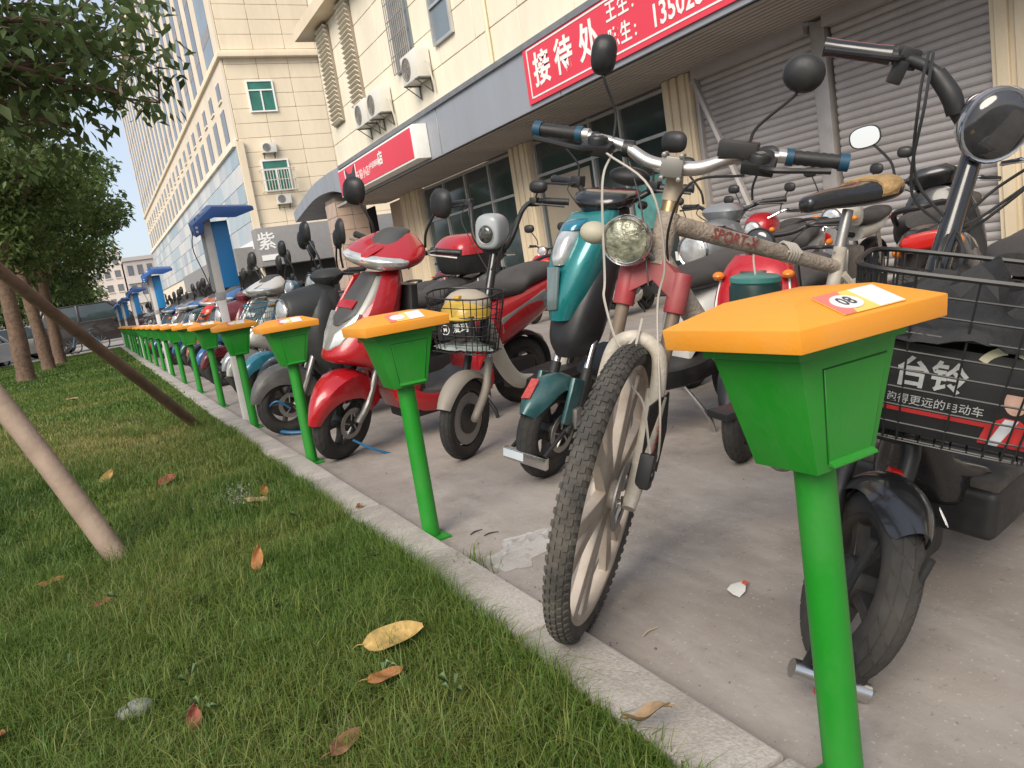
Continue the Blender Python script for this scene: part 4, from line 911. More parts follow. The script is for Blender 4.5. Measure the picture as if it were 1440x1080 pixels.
def wheel(t, M, c, r, w, spokes=5, rimm=None, tread="road", hub=0.045, disc=0, name="front_wheel", sw=0.030, rimd=.5, asp=1.0, tm=None, n=36, double=False):
    c = Vector(c); T = M @ Matrix.Translation(c); b = w * .5 * asp; R0 = r - b
    ri = r - w * (.5 + .5 * asp) * .82
    rm = rimm or M_RIMB
    g = G(); hwid = w * .36
    g.lathe([(ri + .006, -hwid), (ri + .006, hwid), (ri - .012, hwid * .9), (ri - .018, 0), (ri - .012, -hwid * .9)], n, closed=True)
    g.lathe([(0, -w * .62), (hub * .5, -w * .62), (hub, -w * .45), (hub, w * .45), (hub * .5, w * .62), (0, w * .62)], 18)
    for k in range(spokes):
        a = 6.2832 * k / spokes
        offs = (-.16, .16) if double else (0,)
        for q in offs:
            p0 = Vector((math.cos(a) * hub * .8, 0, math.sin(a) * hub * .8)); p1 = Vector((math.cos(a + q) * (ri - .006), 0, math.sin(a + q) * (ri - .006))); d = (p1 - p0).normalized(); s = d.cross(Y3)
            rg = []
            for f_, p in ((1.0, p0), (.72, p0.lerp(p1, .5)), (.9, p1)):
                ww = sw * .5 * f_; hh = hwid * (.75 if f_ == 1 else .55); rg.append([p + s * ww + Y3 * hh, p - s * ww + Y3 * hh, p - s * ww - Y3 * hh, p + s * ww - Y3 * hh])
            g.loft(rg)
    wh = g.obj(name, rm, t, M=T, bevel=.0015 if spokes else 0, seg=1)
    g = G(); prof = []
    for k in range(11):
        a = math.radians(-105 + 21 * k); prof.append((R0 + b * math.cos(a), w / 2 * math.sin(a)))
    prof = [(ri, -w * .36)] + prof + [(ri, w * .36)]
    g.lathe(prof, n + 12, closed=True)
    def pt(th, a, h): rad = R0 + (b + h) * math.cos(a); return Vector((rad * math.cos(th), (w / 2 + h) * math.sin(a), rad * math.sin(th)))
    def pad(th, a, dth, da, sl, h):
        q = [(th - dth - sl, a - da), (th + dth - sl, a - da), (th + dth + sl, a + da), (th - dth + sl, a + da)]
        v = [pt(x, y, -.002) for x, y in q] + [pt(x, y, h) for x, y in q]
        g.add(v, [(4, 5, 6, 7), (0, 4, 7, 3), (1, 2, 6, 5), (0, 1, 5, 4), (3, 7, 6, 2)])
    if tread == "knob":
        N = 84
        for k in range(N):
            th = 6.2832 * k / N; o = 3.1416 / N
            pad(th, 0.0, .022, .16, 0, .0028); pad(th + o, .46, .020, .17, .004, .003); pad(th + o, -.46, .020, .17, -.004, .003)
            pad(th, .98, .018, .22, 0, .0042); pad(th, -.98, .018, .22, 0, .0042)
    elif tread == "road":
        N = 26; d = 3.1416 / N
        for k in range(N):
            th = 6.2832 * k / N
            for sg in (-1, 1):
                pad(th, sg * .27, d * .86, .24, d * .5 * sg, .0018); pad(th + d, sg * .80, d * .84, .22, d * .5 * sg, .0018)
    elif tread == "zig":
        N = 40; d = 3.1416 / N
        for k in range(N):
            th = 6.2832 * k / N
            pad(th, 0, d * .90, .2, d * .5, .0016)
            for sg in (-1, 1): pad(th + d, sg * .52, d * .86, .24, -d * .5 * sg, .0016); pad(th, sg * 1.0, d * .80, .16, 0, .0016)
    g.obj("tyre", tm or M_RUB, wh, M=T, ang=50)
    if disc:
        y = disc * w * .72; R_ = min(.085, ri * .72)
        g = G(); g.lathe([(R_, y - .002), (R_, y + .002), (R_ * .68, y + .002), (R_ * .68, y - .002)], 28, closed=True)
        for k in range(5):
            a = 6.2832 * k / 5; g.tube([(math.cos(a) * .02, y, math.sin(a) * .02), (math.cos(a + .3) * R_ * .75, y, math.sin(a + .3) * R_ * .75)], .005, 5)
        g.obj("brake_disc", M_STEEL, wh, M=T)
    return wh
def fender(t, M, c, r, w, a0, a1, m, name="front_fender", drop=.35, th=.003, n=14, tip=1.0, parent=None, e=1.0, edge=70):
    """curved mudguard over a wheel, angles in degrees (0 = ahead, 90 = top)"""
    rows = []
    for i in range(n + 1):
        f_ = i / n; a = math.radians(a0 + (a1 - a0) * f_); row = []
        taper = 1 - (1 - tip) * max(0, 1 - min(f_, 1 - f_) / .35) ** 2
        for j in range(-5, 6):
            q = j / 5 * math.radians(edge); y = math.sin(q) * w / 2 * taper / math.sin(math.radians(edge)); rad = r - drop * w * (1 - math.cos(q)) * e
            row.append((c[0] + rad * math.cos(a), y, c[2] + rad * math.sin(a)))
        rows.append(row)
    return G().grid(rows, th).obj(name, m, parent or t, M=M, ang=60)
def mirror(t, M, pts, hc, nrm, rx, rz, round_=False, m=None, depth=.022, sr=.006):
    st = G().stube(pts, [sr * 1.15, sr, sr], 7, 5).obj("mirror_stalk", M_BLK, t, M=M) if len(pts) == 3 else G().stube(pts, sr, 7, 5).obj("mirror_stalk", M_BLK, t, M=M)
    f_ = frame(hc, Vector(nrm).cross(Z3) * -1, Z3); F3 = M @ f_
    g = G(); e = 2.0 if round_ else 2.6
    def rg(k, z): return [Vector((rx * k * math.copysign(abs(math.cos(a)) ** (2 / e), math.cos(a)), rz * k * math.copysign(abs(math.sin(a)) ** (2 / e), math.sin(a)), z)) for a in np.linspace(0, 6.2832, 25)[:-1]]
    g.loft([rg(.25, -depth), rg(.6, -depth * .88), rg(.88, -depth * .5), rg(1.0, 0), rg(.96, .004), rg(.93, .004)]); h = g.obj("mirror_head", m or M_BLK, st, M=F3, ang=50)
    G().loft([rg(.90, .0035), rg(.90, .0055)]).obj("mirror_glass", M_MIR, st, M=F3); return st
def tube_part(t, M, name, pts, r, m, n=8, k=5, parent=None, flat=1.0): return G().stube(pts, r, n, k, flat=flat).obj(name, m, parent or t, M=M)
def grip(t, M, a, b, r=.0165, m=None, ribs=True, name="grip", endm=None):
    a, b = Vector(a), Vector(b); n = 15 if ribs else 5; pts = [a.lerp(b, i / n) for i in range(n + 1)]; rr = [r * (1.0 if (not ribs or i % 2) else .9) for i in range(n + 1)]; rr[0] = rr[-1] = r * 1.08
    o = G().tube(pts, rr, 12).obj(name, m or M_BLK, t, M=M)
    if endm:
        d = (b - a).normalized(); G().tube([b - d * .016, b + d * .004], r * 1.16, 12).obj("grip_end", endm, o, M=M); G().tube([a - d * .002, a + d * .014], r * 1.14, 12).obj("grip_collar", endm, o, M=M)
    return o
def lever(t, M, a, mid, b, m=None, r=.006, clamp=True):
    o = tube_part(t, M, "brake_lever", [a, Vector(a).lerp(Vector(mid), .5), mid, Vector(mid).lerp(Vector(b), .6), b], [r * 1.3, r * 1.1, r, r * .9, r * 1.1], m or M_BLK, 7, 4); return o
def cable(t, M, pts, r=.0026, m=None, name="cable"): return tube_part(t, M, name, pts, r, m or M_CAB, 5, 6)
def wire_basket(t, M, c, top, bot, h, nv=(9, 6), wr=.0022, rim=.005, m=None, rows=4, front_dip=0.0, e=5):
    """open wire basket: rim, base, uprights and hoops"""
    g = G(); c = Vector(c); m = m or M_WIRE
    def ring(k, z, n=40):
        a_, b_ = bot[0] + (top[0] - bot[0]) * k, bot[1] + (top[1] - bot[1]) * k; out = []
        for j in range(n):
            q = 2 * math.pi * j / n; x = a_ * math.copysign(abs(math.cos(q)) ** (2 / e), math.cos(q)); y = b_ * math.copysign(abs(math.sin(q)) ** (2 / e), math.sin(q))
            out.append(c + Vector((x, y, z - front_dip * max(0, x / max(a_, .01)) * k)))
        return out
    g.tube(ring(1, h), rim, 6, closed=True)
    for i in range(rows): k = i / rows; g.tube(ring(k, h * k), wr, 5, closed=True)
    lo, hi = ring(0, 0, 120), ring(1, h, 120); N = 2 * (nv[0] + nv[1])
    for j in range(N): q = int(120 * j / N); g.tube([lo[q], hi[q]], wr, 5)
    for j in range(nv[1]):
        y = -bot[1] + 2 * bot[1] * (j + .5) / nv[1]; g.tube([c + Vector((-bot[0], y, 0)), c + Vector((bot[0], y, 0))], wr, 5)
    for j in range(nv[0]):
        x = -bot[0] + 2 * bot[0] * (j + .5) / nv[0]; g.tube([c + Vector((x, -bot[1], 0)), c + Vector((x, bot[1], 0))], wr, 5)
    return g.obj("basket", m, t, M=M)
def lamp(t, M, c, d, r, depth, shell, lens=None, name="headlight", bezel=None, e=2.0, asp=1.0):
    """lamp pod facing d"""
    F4 = M @ frame(c, Vector(d).cross(Z3) * -1, Z3)
    def rg(k, z): return [Vector((r * k * math.copysign(abs(math.cos(a)) ** (2 / e), math.cos(a)), r * asp * k * math.copysign(abs(math.sin(a)) ** (2 / e), math.sin(a)), z)) for a in np.linspace(0, 6.2832, 29)[:-1]]
    o = G().loft([rg(.15, -depth), rg(.55, -depth * .9), rg(.85, -depth * .6), rg(1.0, -depth * .2), rg(1.03, 0), rg(.98, .006), rg(.90, .004)]).obj(name, shell, t, M=F4, ang=50)
    G().loft([rg(.93, .001), rg(.85, .010), rg(.55, .017), rg(.1, .019)]).obj("lens", lens or M_LENS, o, M=F4, ang=80)
    if bezel: G().loft([rg(1.05, -.012), rg(1.07, .004), rg(1.0, .011), rg(.92, .006)], cap=False).obj("bezel", bezel, o, M=F4, ang=50)
    return o
def loftpart(t, M, name, rings, m, bevel=0, ang=45, parent=None): return G().loft(rings).obj(name, m, parent or t, M=M, bevel=bevel, ang=ang)
def subdiv_rings(rs, k=3):
    """smooth extra rings between the given ones"""
    n = len(rs[0]); cols = [spline([r_[j] for r_ in rs], k) for j in range(n)]; return [[cols[j][i] for j in range(n)] for i in range(len(cols[0]))]
def u_lock(t, M, c, w, h, m=None, bar=None, r=.008):
    """U-shaped wheel lock: crossbar and shackle"""
    c = Vector(c)
    b = G().tube([c + Vector((0, -w / 2 - .02, 0)), c + Vector((0, w / 2 + .02, 0))], .019, 14).obj("wheel_lock", bar or M_CHR, t, M=M)
    for s in (-1, 1): G().tube([c + Vector((0, s * w / 2, 0)), c + Vector((-.03, s * w / 2 * .96, h))], r, 8).obj("lock_shackle", M_BLK, b, M=M)
    return b
# ================================================================== muddy mountain bicycle
def mountain_bike(loc, yaw, lean, st):
    t = thing("mountain_bicycle", "mud-caked white mountain bicycle with red fork crown and silver handlebar", "bicycle", loc, math.radians(yaw), lean=0)
    t.rotation_mode = 'ZYX' if False else 'XYZ'; t.rotation_euler = (0, 0, math.radians(yaw))
    Lm = Matrix.Rotation(math.radians(lean), 4, 'X')
    r = .358; hx, hz = -.050, r
    ax = Vector((-math.cos(math.radians(70)), 0, math.sin(math.radians(70)))); A0 = Vector((hx, 0, hz)); S = Lm @ steer_m(A0, ax, st)
    P = lambda s, dx=0, y=0, dz=0: A0 + ax * s + Vector((dx, y, dz))
    white = mat("dirty_white_paint", (0.50, 0.46, 0.39), 0.5, var=0.12, vscale=12, dust=0.85, dustcol=(.25, .195, .145), dscale=9, bump=.15, bscale=90)
    mud = mat("mud_caked_paint", (0.37, 0.31, 0.25), 0.8, var=0.22, vscale=16, bump=0.45, bscale=110, dust=.7, dustcol=(.13, .085, .058), dscale=11)
    redp = mat("dusty_red_crown", (0.30, 0.035, 0.042), 0.4, var=0.12, dust=0.5, dustcol=(.32, .15, .13), dscale=10)
    ali = mat("worn_aluminium", (0.56, 0.54, 0.52), 0.30, 0.9, var=0.1, vscale=20, dust=.35, dustcol=(.38, .34, .30), dscale=12)
    whrim = mat("mag_wheel_white", (0.47, 0.40, 0.33), 0.6, var=0.12, vscale=10, dust=.75, dustcol=(.27, .19, .14), dscale=6)
    wheel(t, S, (0, 0, r), r, .054, 6, whrim, "knob", .036, +1, sw=.050, tm=M_RUBM, n=56, double=True)
    wheel(t, Lm, (-1.10, 0, r), r, .054, 6, whrim, "knob", .036, +1, sw=.036, tm=M_RUBM, n=48, name="rear_wheel", double=True)
    # fork
    g = G()
    for s in (-1, 1):
        y = s * .062; a = P(.505, .0, y); g.tube([a + ax * .02, a - ax * .075], .026, 14)
    rg = []
    for q in np.linspace(-1, 1, 9): rg.append([P(.52 + .05 * (1 - abs(q)), .024, q * .062), P(.52 + .05 * (1 - abs(q)), -.024, q * .062), P(.46 + .045 * (1 - abs(q)), -.024, q * .062), P(.46 + .045 * (1 - abs(q)), .024, q * .062)])
    g.loft(rg); g.obj("fork_crown", redp, t, M=S, bevel=.003)
    for s in (-1, 1):
        y = s * .062
        G().tube([P(.455, 0, y), P(.20, 0, y)], .0165, 12).obj("stanchion", mat("muddy_stanchion", (.16, .11, .075), .45, .3, var=.2, dust=.5), t, M=S)
        lo = tube_part(t, S, "fork_leg", [P(.245, 0, y), P(.23, 0, y), P(.12, 0, y), P(.03, .02, y), (0.012, y, r - .02)], [.0265, .026, .0225, .021, .017], white, 12, 3)
    bigs = [P(.20, .0, -.062), P(.27, .022, -.064), P(.345, .035, -.050), P(.372, .04, 0), P(.345, .035, .050), P(.27, .022, .064), P(.20, .0, .062)]
    tube_part(t, S, "fork_arch", bigs, [.021, .019, .018, .018, .018, .019, .021], white, 12, 5)
    text("GRAVED", "lettering", mat("decal_red", (.42, .04, .03), .5), [o for o in t.children if o.name.startswith("fork_leg")][1], S @ frame(P(.125, .004, .0855), -ax, X3 * 1), .034, .0008, .0004)
    G().box((0.012, .0, 0), (.001, .001, .001))
    g = G(); g.box((-.052, .078, r + .055), (.05, .035, .085), Matrix.Rotation(-.35, 3, 'Y')); g.lathe([(.0, .085), (.016, .085), (.016, .100), (0, .100)], 10, (-.045, 0, r + .05)); g.obj("brake_caliper", M_BLK, t, M=S, bevel=.005)
    # head tube, frame
    G().tube([P(.537), P(.66)], .027, 14).obj("head_tube", mud, t, M=Lm)
    HT, HB = P(.638), P(.555); SC_ = Vector((-.80, 0, .775)); BB = Vector((-.66, 0, .31)); RA = Vector((-1.10, 0, r))
    o = tube_part(t, Lm, "top_tube", [HT, HT.lerp(SC_, .5), SC_], [.024, .021, .019], mud, 12, 4)
    dt = (SC_ - HT).normalized()
    dred = mat("decal_dull_red", (.26, .055, .05), .6)
    text("SPORT-X", "lettering", dred, o, Lm @ frame(HT.lerp(SC_, .34) + Vector((0, .0235, .0)), dt, dt.cross(Y3) * -1), .036, .0008, .0005, shear=.2)
    o = tube_part(t, Lm, "down_tube", [HB, HB.lerp(BB, .35) + Vector((.015, 0, -.02)), BB], [.026, .029, .026], mud, 12, 5)
    dt = (BB - HB).normalized()
    text("TORK", "lettering", mat("decal_red", (.42, .04, .03), .5), o, Lm @ frame(HB.lerp(BB, .42) + Vector((0.012, .0305, -.012)), dt, Vector((dt.z, 0, -dt.x)) * -1), .058, .0008, .001)
    for nm, a, b, ra, rb in (("seat_tube", BB, SC_ + Vector((-.02, 0, .05)), .019, .018),):
        G().tube([a, b], [ra, rb], 10).obj(nm, white, t, M=Lm)
    for s in (-1, 1):
        G().stube([SC_ + Vector((-.01, s * .015, -.02)), SC_.lerp(RA, .5) + Vector((0, s * .05, 0)), RA + Vector((0, s * .062, 0))], [.011, .010, .009], 8).obj("seat_stay", white, t, M=Lm)
        G().stube([BB + Vector((0, s * .02, 0)), BB.lerp(RA, .5) + Vector((0, s * .045, 0)), RA + Vector((0, s * .062, 0))], [.012, .011, .009], 8).obj("chain_stay", white, t, M=Lm)
    g = G(); g.lathe([(.09, -.055), (.095, -.052), (.09, -.049)], 30, BB, closed=True); g.lathe([(.0, -.052), (.09, -.052)], 20, BB); g.obj("chainring", M_STEEL, t, M=Lm)
    for s, a in ((-1, .6), (1, .6 + math.pi)):
        e = BB + Vector((.17 * math.cos(a), s * .075, .17 * math.sin(a))); cr = G().tube([BB + Vector((0, s * .06, 0)), e], [.014, .011], 8).obj("crank", M_STEEL, t, M=Lm); G().box(e + Vector((0, s * .05, 0)), (.09, .085, .022)).obj("pedal", M_BLK, cr, M=Lm, bevel=.004)
    # seat
    sp = SC_ + Vector((-.05, 0, .145)); G().tube([SC_ + Vector((-.01, 0, .03)), sp], .0145, 10).obj("seat_post", M_STEEL, t, M=Lm)
    rs = [sec(sp + Vector((.155, 0, .028)), .016, .014), sec(sp + Vector((.14, 0, .03)), .026, .022), sec(sp + Vector((.07, 0, .035)), .034, .026), sec(sp + Vector((-.01, 0, .035)), .060, .030), sec(sp + Vector((-.08, 0, .042)), .085, .034), sec(sp + Vector((-.125, 0, .045)), .075, .030), sec(sp + Vector((-.135, 0, .045)), .05, .02)]
    sd = loftpart(t, Lm, "saddle", subdiv_rings(rs), M_BLKG)
    loftpart(t, Lm, "torn_saddle_padding", subdiv_rings([sec(sp + Vector((-.045, 0, .043)), .078, .032), sec(sp + Vector((-.08, 0, .046)), .087, .036), sec(sp + Vector((-.115, 0, .047)), .081, .034)]), mat("foam_tan", (.42, .27, .12), .9, var=.3, vscale=30, bump=.6, bscale=60), parent=sd)
    tube_part(t, Lm, "tied_cord", [SC_.lerp(HT, .30) + Vector((.0022 * k - .02, .025 * math.cos(k * 1.57), .025 * math.sin(k * 1.57) + .00066 * k)) for k in range(21)], .0036, mat("cord_white", (.5, .46, .4), .8), 6, 4)
    # stem and handlebar
    BC = P(.765, .052, 0, .012)
    g = G(); g.tube([P(.66), P(.71)], .0205, 12); g.obj("headset", mat("headset_gold", (.36, .25, .13), .35, .9, var=.2), t, M=S)
    G().stube([P(.69), P(.74, .012), BC], [.023, .021, .0205], 10, 4).obj("stem", mat("stem_beige", (.40, .33, .25), .5, .3, var=.2, dust=.5), t, M=S)
    g = G(); g.box(BC + Vector((.022, 0, .0)), (.014, .050, .046)); 
    for y in (-.02, .02):
        for z in (-.026, .026): g.tube([BC + Vector((.0, y, z)), BC + Vector((.034, y, z))], .006, 8)
    g.obj("stem_faceplate", mat("faceplate_grey", (.30, .29, .27), .4, .8, var=.15), t, M=S, bevel=.003)
    bar = [BC + Vector(v) for v in ((-.055, -.355, .042), (-.04, -.25, .043), (-.018, -.13, .030), (0, -.05, 0), (0, .05, 0), (-.018, .13, .030), (-.04, .25, .043), (-.055, .355, .042))]
    hb = tube_part(t, S, "handlebar", bar, [.0112, .0112, .013, .0165, .0165, .013, .0112, .0112], ali, 14, 6)
    blue = mat("grip_blue", (.008, .055, .10), .5, var=.15)
    for s in (-1, 1):
        B = lambda y, dx=0, dz=0: BC + Vector((-.04 - .12 * (abs(y) - .25) + dx, s * abs(y), .043 + dz))
        grip(t, S, B(.238), B(.362), .0168, M_BLK, True, endm=blue)
        G().tube([B(.220), B(.236)], .0155, 12).obj("clamp_ring", ali, t, M=S)
        g = G(); g.box(B(.185, .028, -.020), (.062, .070, .026), Matrix.Rotation(.3, 3, 'Y')); g.lathe([(0, -.03), (.024, -.03), (.024, -.004), (.018, .0), (0, .0)], 18, B(.185, .036, .006), axis='Z'); g.tube([B(.2, .0, 0), B(.2, .03, -.02)], .016, 10)
        sh = g.obj("shifter", M_BLK, t, M=S, bevel=.004); G().lathe([(0, 0), (.012, 0), (.012, .0025), (0, .0025)], 14, B(.185, .036, .006), axis='Z').obj("shifter_badge", M_STEEL, sh, M=S)
        lever(t, S, B(.165, .03, -.025), B(.225, .085, -.022), B(.335, .085, -.012), M_BLK, .0065)
    mirror(t, S, [BC + Vector((-.02, -.155, .035)), BC + Vector((-.03, -.16, .10)), BC + Vector((-.02, -.19, .165)), BC + Vector((-.02, -.197, .185))], BC + Vector((-.02, -.20, .222)), (-1, -.1, .0), .030, .044, sr=.0032)
    mirror(t, S, [BC + Vector((-.02, .155, .065)), BC + Vector((-.025, .165, .10)), BC + Vector((-.03, .225, .165)), BC + Vector((-.03, .232, .178))], BC + Vector((-.03, .238, .215)), (-1, .1, 0), .044, .040, round_=True, sr=.0035)
    G().box(BC + Vector((-.015, .135, .050)), (.05, .085, .036)).obj("switch_box", M_BLK, t, M=S, bevel=.004)
    g = G(); g.lathe([(.012, -.012), (.020, -.012), (.020, .012), (.012, .012)], 14, BC + Vector((-.02, -.115, .024)), closed=True); g.obj("bar_clamp", M_BLK, t, M=S)
    G().ell(BC + Vector((.0, -.10, -.035)), (.035, .05, .022), rot=None).obj("bell", M_BLK, t, M=S)
    # lamp and horn on the crown
    lc = P(.60, .085, -.068); lamp(t, S, lc, (1, -.05, -.08), .056, .085, M_CHR, mat("led_lens", (.30, .30, .22), .15, .3, var=.6, vscale=45, bump=.4, bscale=60), bezel=M_CHR)
    G().ell(P(.60, .05, -.155), (.03, .036, .027)).obj("horn", mat("horn_beige", (.40, .37, .28), .5, var=.1, dust=.5), t, M=S)
    tube_part(t, S, "lamp_bracket", [P(.55, .02, 0), P(.58, .04, -.05), P(.60, .05, -.14)], .007, M_STEEL, 7)
    wc = mat("cable_dirty_white", (.42, .38, .33), .6, var=.1)
    cable(t, S, [BC + Vector((.0, -.15, .01)), BC + Vector((.085, -.14, -.05)), BC + Vector((.12, -.10, -.25)), P(.46, .10, -.085), P(.36, .09, -.03), P(.38, .05, .0)], .003, wc)
    cable(t, S, [BC + Vector((.02, -.16, .015)), BC + Vector((.12, -.02, -.04)), BC + Vector((.10, .03, -.2)), P(.45, .05, .03), P(.2, .05, .09), P(.08, -.01, .095), (-.04, .085, r + .09)], .003, wc)
    cable(t, S, [BC + Vector((.02, .16, .0)), BC + Vector((.10, .06, -.02)), BC + Vector((.06, .02, -.14)), P(.50, -.04, .03), P(.48, -.12, .02)], .0032, M_CAB)
    cable(t, S, [P(.42, .05, 0), P(.30, .10, .01), P(.24, .085, .05), P(.12, .06, .085)], .003, wc)
    cable(t, S, [BC + Vector((.02, -.1, 0)), BC + Vector((.05, -.05, -.1)), P(.5, .06, .0)], .0022, M_CAB)
    # torn rubber mudflap behind the fork
    G().prism([(0, 0), (.10, .01), (.12, -.10), (.10, -.21), (.075, -.19), (.06, -.225), (.03, -.20), (.012, -.22), (0, -.12)], (-.055, .064, r + .22), (-.85, 0.25, 0), (0, 0, 1), .004).obj("torn_mudflap", M_BLK, t, M=S)
    tube_part(t, Lm, "kickstand", [BB + Vector((-.09, .04, .0)), BB + Vector((-.06, .12, -.18)), BB + Vector((-.045, .155, -.30))], .009, M_STEEL, 8)
    return t
mountain_bike((.965, 1.545, 0), 175, -4.5, 45)

# ================================================================== black electric bicycle with basket
def black_ebike(loc, yaw, st, lean=0.0):
    t = thing("electric_bicycle", "black electric bicycle with wire front basket and polished dark mudguard", "electric bicycle", loc, math.radians(yaw), lean=math.radians(lean))
    r = .20; ax = Vector((-.48, 0, .877)).normalized(); A0 = Vector((-.075, 0, r)); S = steer_m(A0, ax, st); P = lambda s, dx=0, y=0, dz=0: A0 + ax * s + Vector((dx, y, dz))
    wheel(t, S, (0, 0, r), r, .072, 5, M_RIMB, "road", .05, 1, n=44, asp=1.05)
    fm = mat("polished_dark_fender", (.06, .062, .066), .22, .75, var=.1, coat=.4)
    f_ = fender(t, S, (0, 0, r), r + .034, .122, 62, 165, fm, drop=.55, tip=.5, n=20, edge=80)
    ea = math.radians(74); ep = Vector(((r + .034) * math.cos(ea), .038, r + (r + .034) * math.sin(ea) - .006)); fr_ = S @ frame(ep, Vector((-.35, .55, -.75)), Vector((.1, .62, .5))) 
    fr_ = S @ frame(Vector((.039, .053, r + .215)), Vector((-.97, .002, .169)), Vector((.11, -.75, .64)))
    text("TAILG", "lettering", M_PLW, f_, fr_, .018, .0008, .0003)
    fr2 = fr_.copy(); g = G(); g.lathe([(.0165, -.0005), (.0185, -.0005), (.0185, .0008), (.0165, .0008)], 24, axis='Z', closed=True); g.obj("emblem_ring", M_PLW, f_, M=fr2)
    G().box((-.165, .035, r + .175), (.02, .03, .035)).obj("red_reflector", M_TAIL, f_, M=S, bevel=.004)
    for s in (-1, 1): tube_part(t, S, "fork_leg", [(0, s * .062, r), P(.12, .0, s * .062), P(.25, 0, s * .06), P(.30, 0, s * .04)], [.017, .019, .021, .02], M_BLK, 10, 4)
    G().tube([P(.27), P(.40)], [.055, .038], 16).obj("fork_crown", M_BLK, t, M=S)
    G().tube([P(.30, -.0, 0), P(.375)], .046, 18).obj("chrome_collar", M_CHR, t, M=I4)
    g = G(); g.stube([P(.40), P(.62), P(.86), P(.95, -.0)], [.026, .024, .022, .022], 12, 4); g.obj("steering_column", M_BLKG, t, M=S)
    HC = P(.995)
    bar = [HC + Vector(v) for v in ((-.13, -.34, .055), (-.10, -.22, .075), (-.03, -.13, .065), (.0, -.06, .0), (0, 0, -.03), (0, .06, 0), (-.03, .13, .065), (-.10, .22, .075), (-.13, .34, .055))]
    tube_part(t, S, "handlebar", bar, .0135, M_BLK, 12, 6)
    for s in (-1, 1):
        grip(t, S, HC + Vector((-.100, s * .215, .075)), HC + Vector((-.135, s * .355, .053)), .020, M_BLKG, False)
        lever(t, S, HC + Vector((-.075, s * .19, .075)), HC + Vector((-.045, s * .225, .068)), HC + Vector((-.09, s * .36, .045)), M_BLK, .007)
        G().box(HC + Vector((-.085, s * .185, .078)), (.045, .045, .045)).obj("switch", M_BLK, t, M=S, bevel=.006)
        G().box(HC + Vector((-.068, s * .195, .045)), (.024, .03, .05)).obj("lever_mount", M_BLK, t, M=S, bevel=.005)
    tube_part(t, S, "padded_bar_sleeve", [HC + Vector((-.028, -.128, .063)), HC + Vector((-.006, -.085, .03)), HC + Vector((.0, -.06, .0))], [.020, .022, .020], M_BLK, 10, 4)
    lamp(t, S, HC + Vector((.075, .0, .0)), (1, -.0, -.05), .069, .11, mat("lamp_shroud_chrome", (.36, .38, .42), .12, .85, var=.1, coat=.5), M_LENSD, asp=1.12, bezel=None)
    for k, (y0, y1, dz) in enumerate(((-.16, .06, -.2), (-.15, .05, -.24), (.16, -.04, -.22), (.15, -.05, -.26), (.12, -.03, -.18))):
        cable(t, S, [HC + Vector((-.04, y0, .10)), HC + Vector((.05 + .01 * k, y0 * 1.0, -.0)), HC + Vector((.05, y0 * .55, dz * .75)), P(.72, .035, y1 * .4), P(.55, .03, 0)], .0035)
    # basket fixed to the frame in front of the column
    Bk = Matrix.Translation((-.215, .11, .475)) @ Matrix.Rotation(math.radians(18), 4, 'Z') @ Matrix.Rotation(math.radians(-6), 4, 'X')
    b = wire_basket(t, Bk, (0, 0, 0), (.155, .21), (.11, .165), .33, (9, 12), rows=9, rim=.0055, wr=.0022)
    pb = thing("printed_carton", "black printed carton with white characters in the electric bicycle's basket", "box"); 
    W4 = Matrix.Translation(loc) @ Matrix.Rotation(math.radians(yaw), 4, 'Z') @ Matrix.Rotation(math.radians(lean), 4, 'X') @ Bk
    pb.matrix_world = W4 @ Matrix.Translation((.0, .0, .012))
    G().box((0, 0, .09), (.19, .285, .18)).obj("carton", mat("carton_black", (.014, .014, .015), .5, var=.15), pb, bevel=.003)
    FR = frame((.0965, 0, .09), (0, 1, 0), (0, 0, 1))
    text("台铃", "lettering", mat("print_silver", (.42, .43, .43), .5, var=.05), pb, FR @ Matrix.Translation((-.045, .030, 0)), .062, .0006, .0015)
    text("跑得更远的电动车", "lettering", mat("print_silver", (.42, .43, .43)), pb, FR @ Matrix.Translation((-.030, -.022, 0)), .021, .0006)
    G().box((.0962, -.035, .047), (.001, .20, .008)).obj("red_stripe", mat("print_red", (.40, .02, .02), .5), pb)
    skin = mat("print_skin", (.48, .31, .24), .6); g = G()
    G().prism([(.020 * math.cos(a), .027 * math.sin(a)) for a in np.linspace(0, 6.28, 21)[:-1]], FR @ Vector((.100, .012, .0006)), (0, 1, 0), (0, 0, 1), .0008).obj("printed_face", skin, pb)
    G().prism([(.021 * math.cos(a), .018 * max(-.2, math.sin(a))) for a in np.linspace(0, 6.28, 21)[:-1]], FR @ Vector((.102, .027, .0012)), (0, 1, 0), (0, 0, 1), .0008).obj("printed_hair", mat("print_black", (.01, .01, .01), .6), pb)
    G().prism([(-.045, -.05), (.04, -.05), (.036, -.01), (.012, .006), (-.012, .006), (-.036, -.010)], FR @ Vector((.098, -.028, .0009)), (0, 1, 0), (0, 0, 1), .0008).obj("printed_jacket", mat("print_red", (.40, .02, .02)), pb)
    G().prism([(-.010, .004), (.012, .004), (-.012, -.05), (-.03, -.05)], FR @ Vector((.098, -.028, .0014)), (0, 1, 0), (0, 0, 1), .0008).obj("printed_shirt", mat("print_shirt", (.45, .47, .50), .6), pb)
    for a0, a1 in ((.35, 1.35), (1.75, 2.7)):
        g = G(); pts = [(.055 * math.cos(a), .055 * math.sin(a)) for a in np.linspace(a0, a1, 8)] + [(.040 * math.cos(a), .040 * math.sin(a)) for a in np.linspace(a1, a0, 8)]
        g.prism(pts, FR @ Vector((.075, .055, .0006)), (0, 1, 0), (0, 0, 1), .0008).obj("printed_logo", mat("print_cream", (.62, .60, .42), .5), pb)
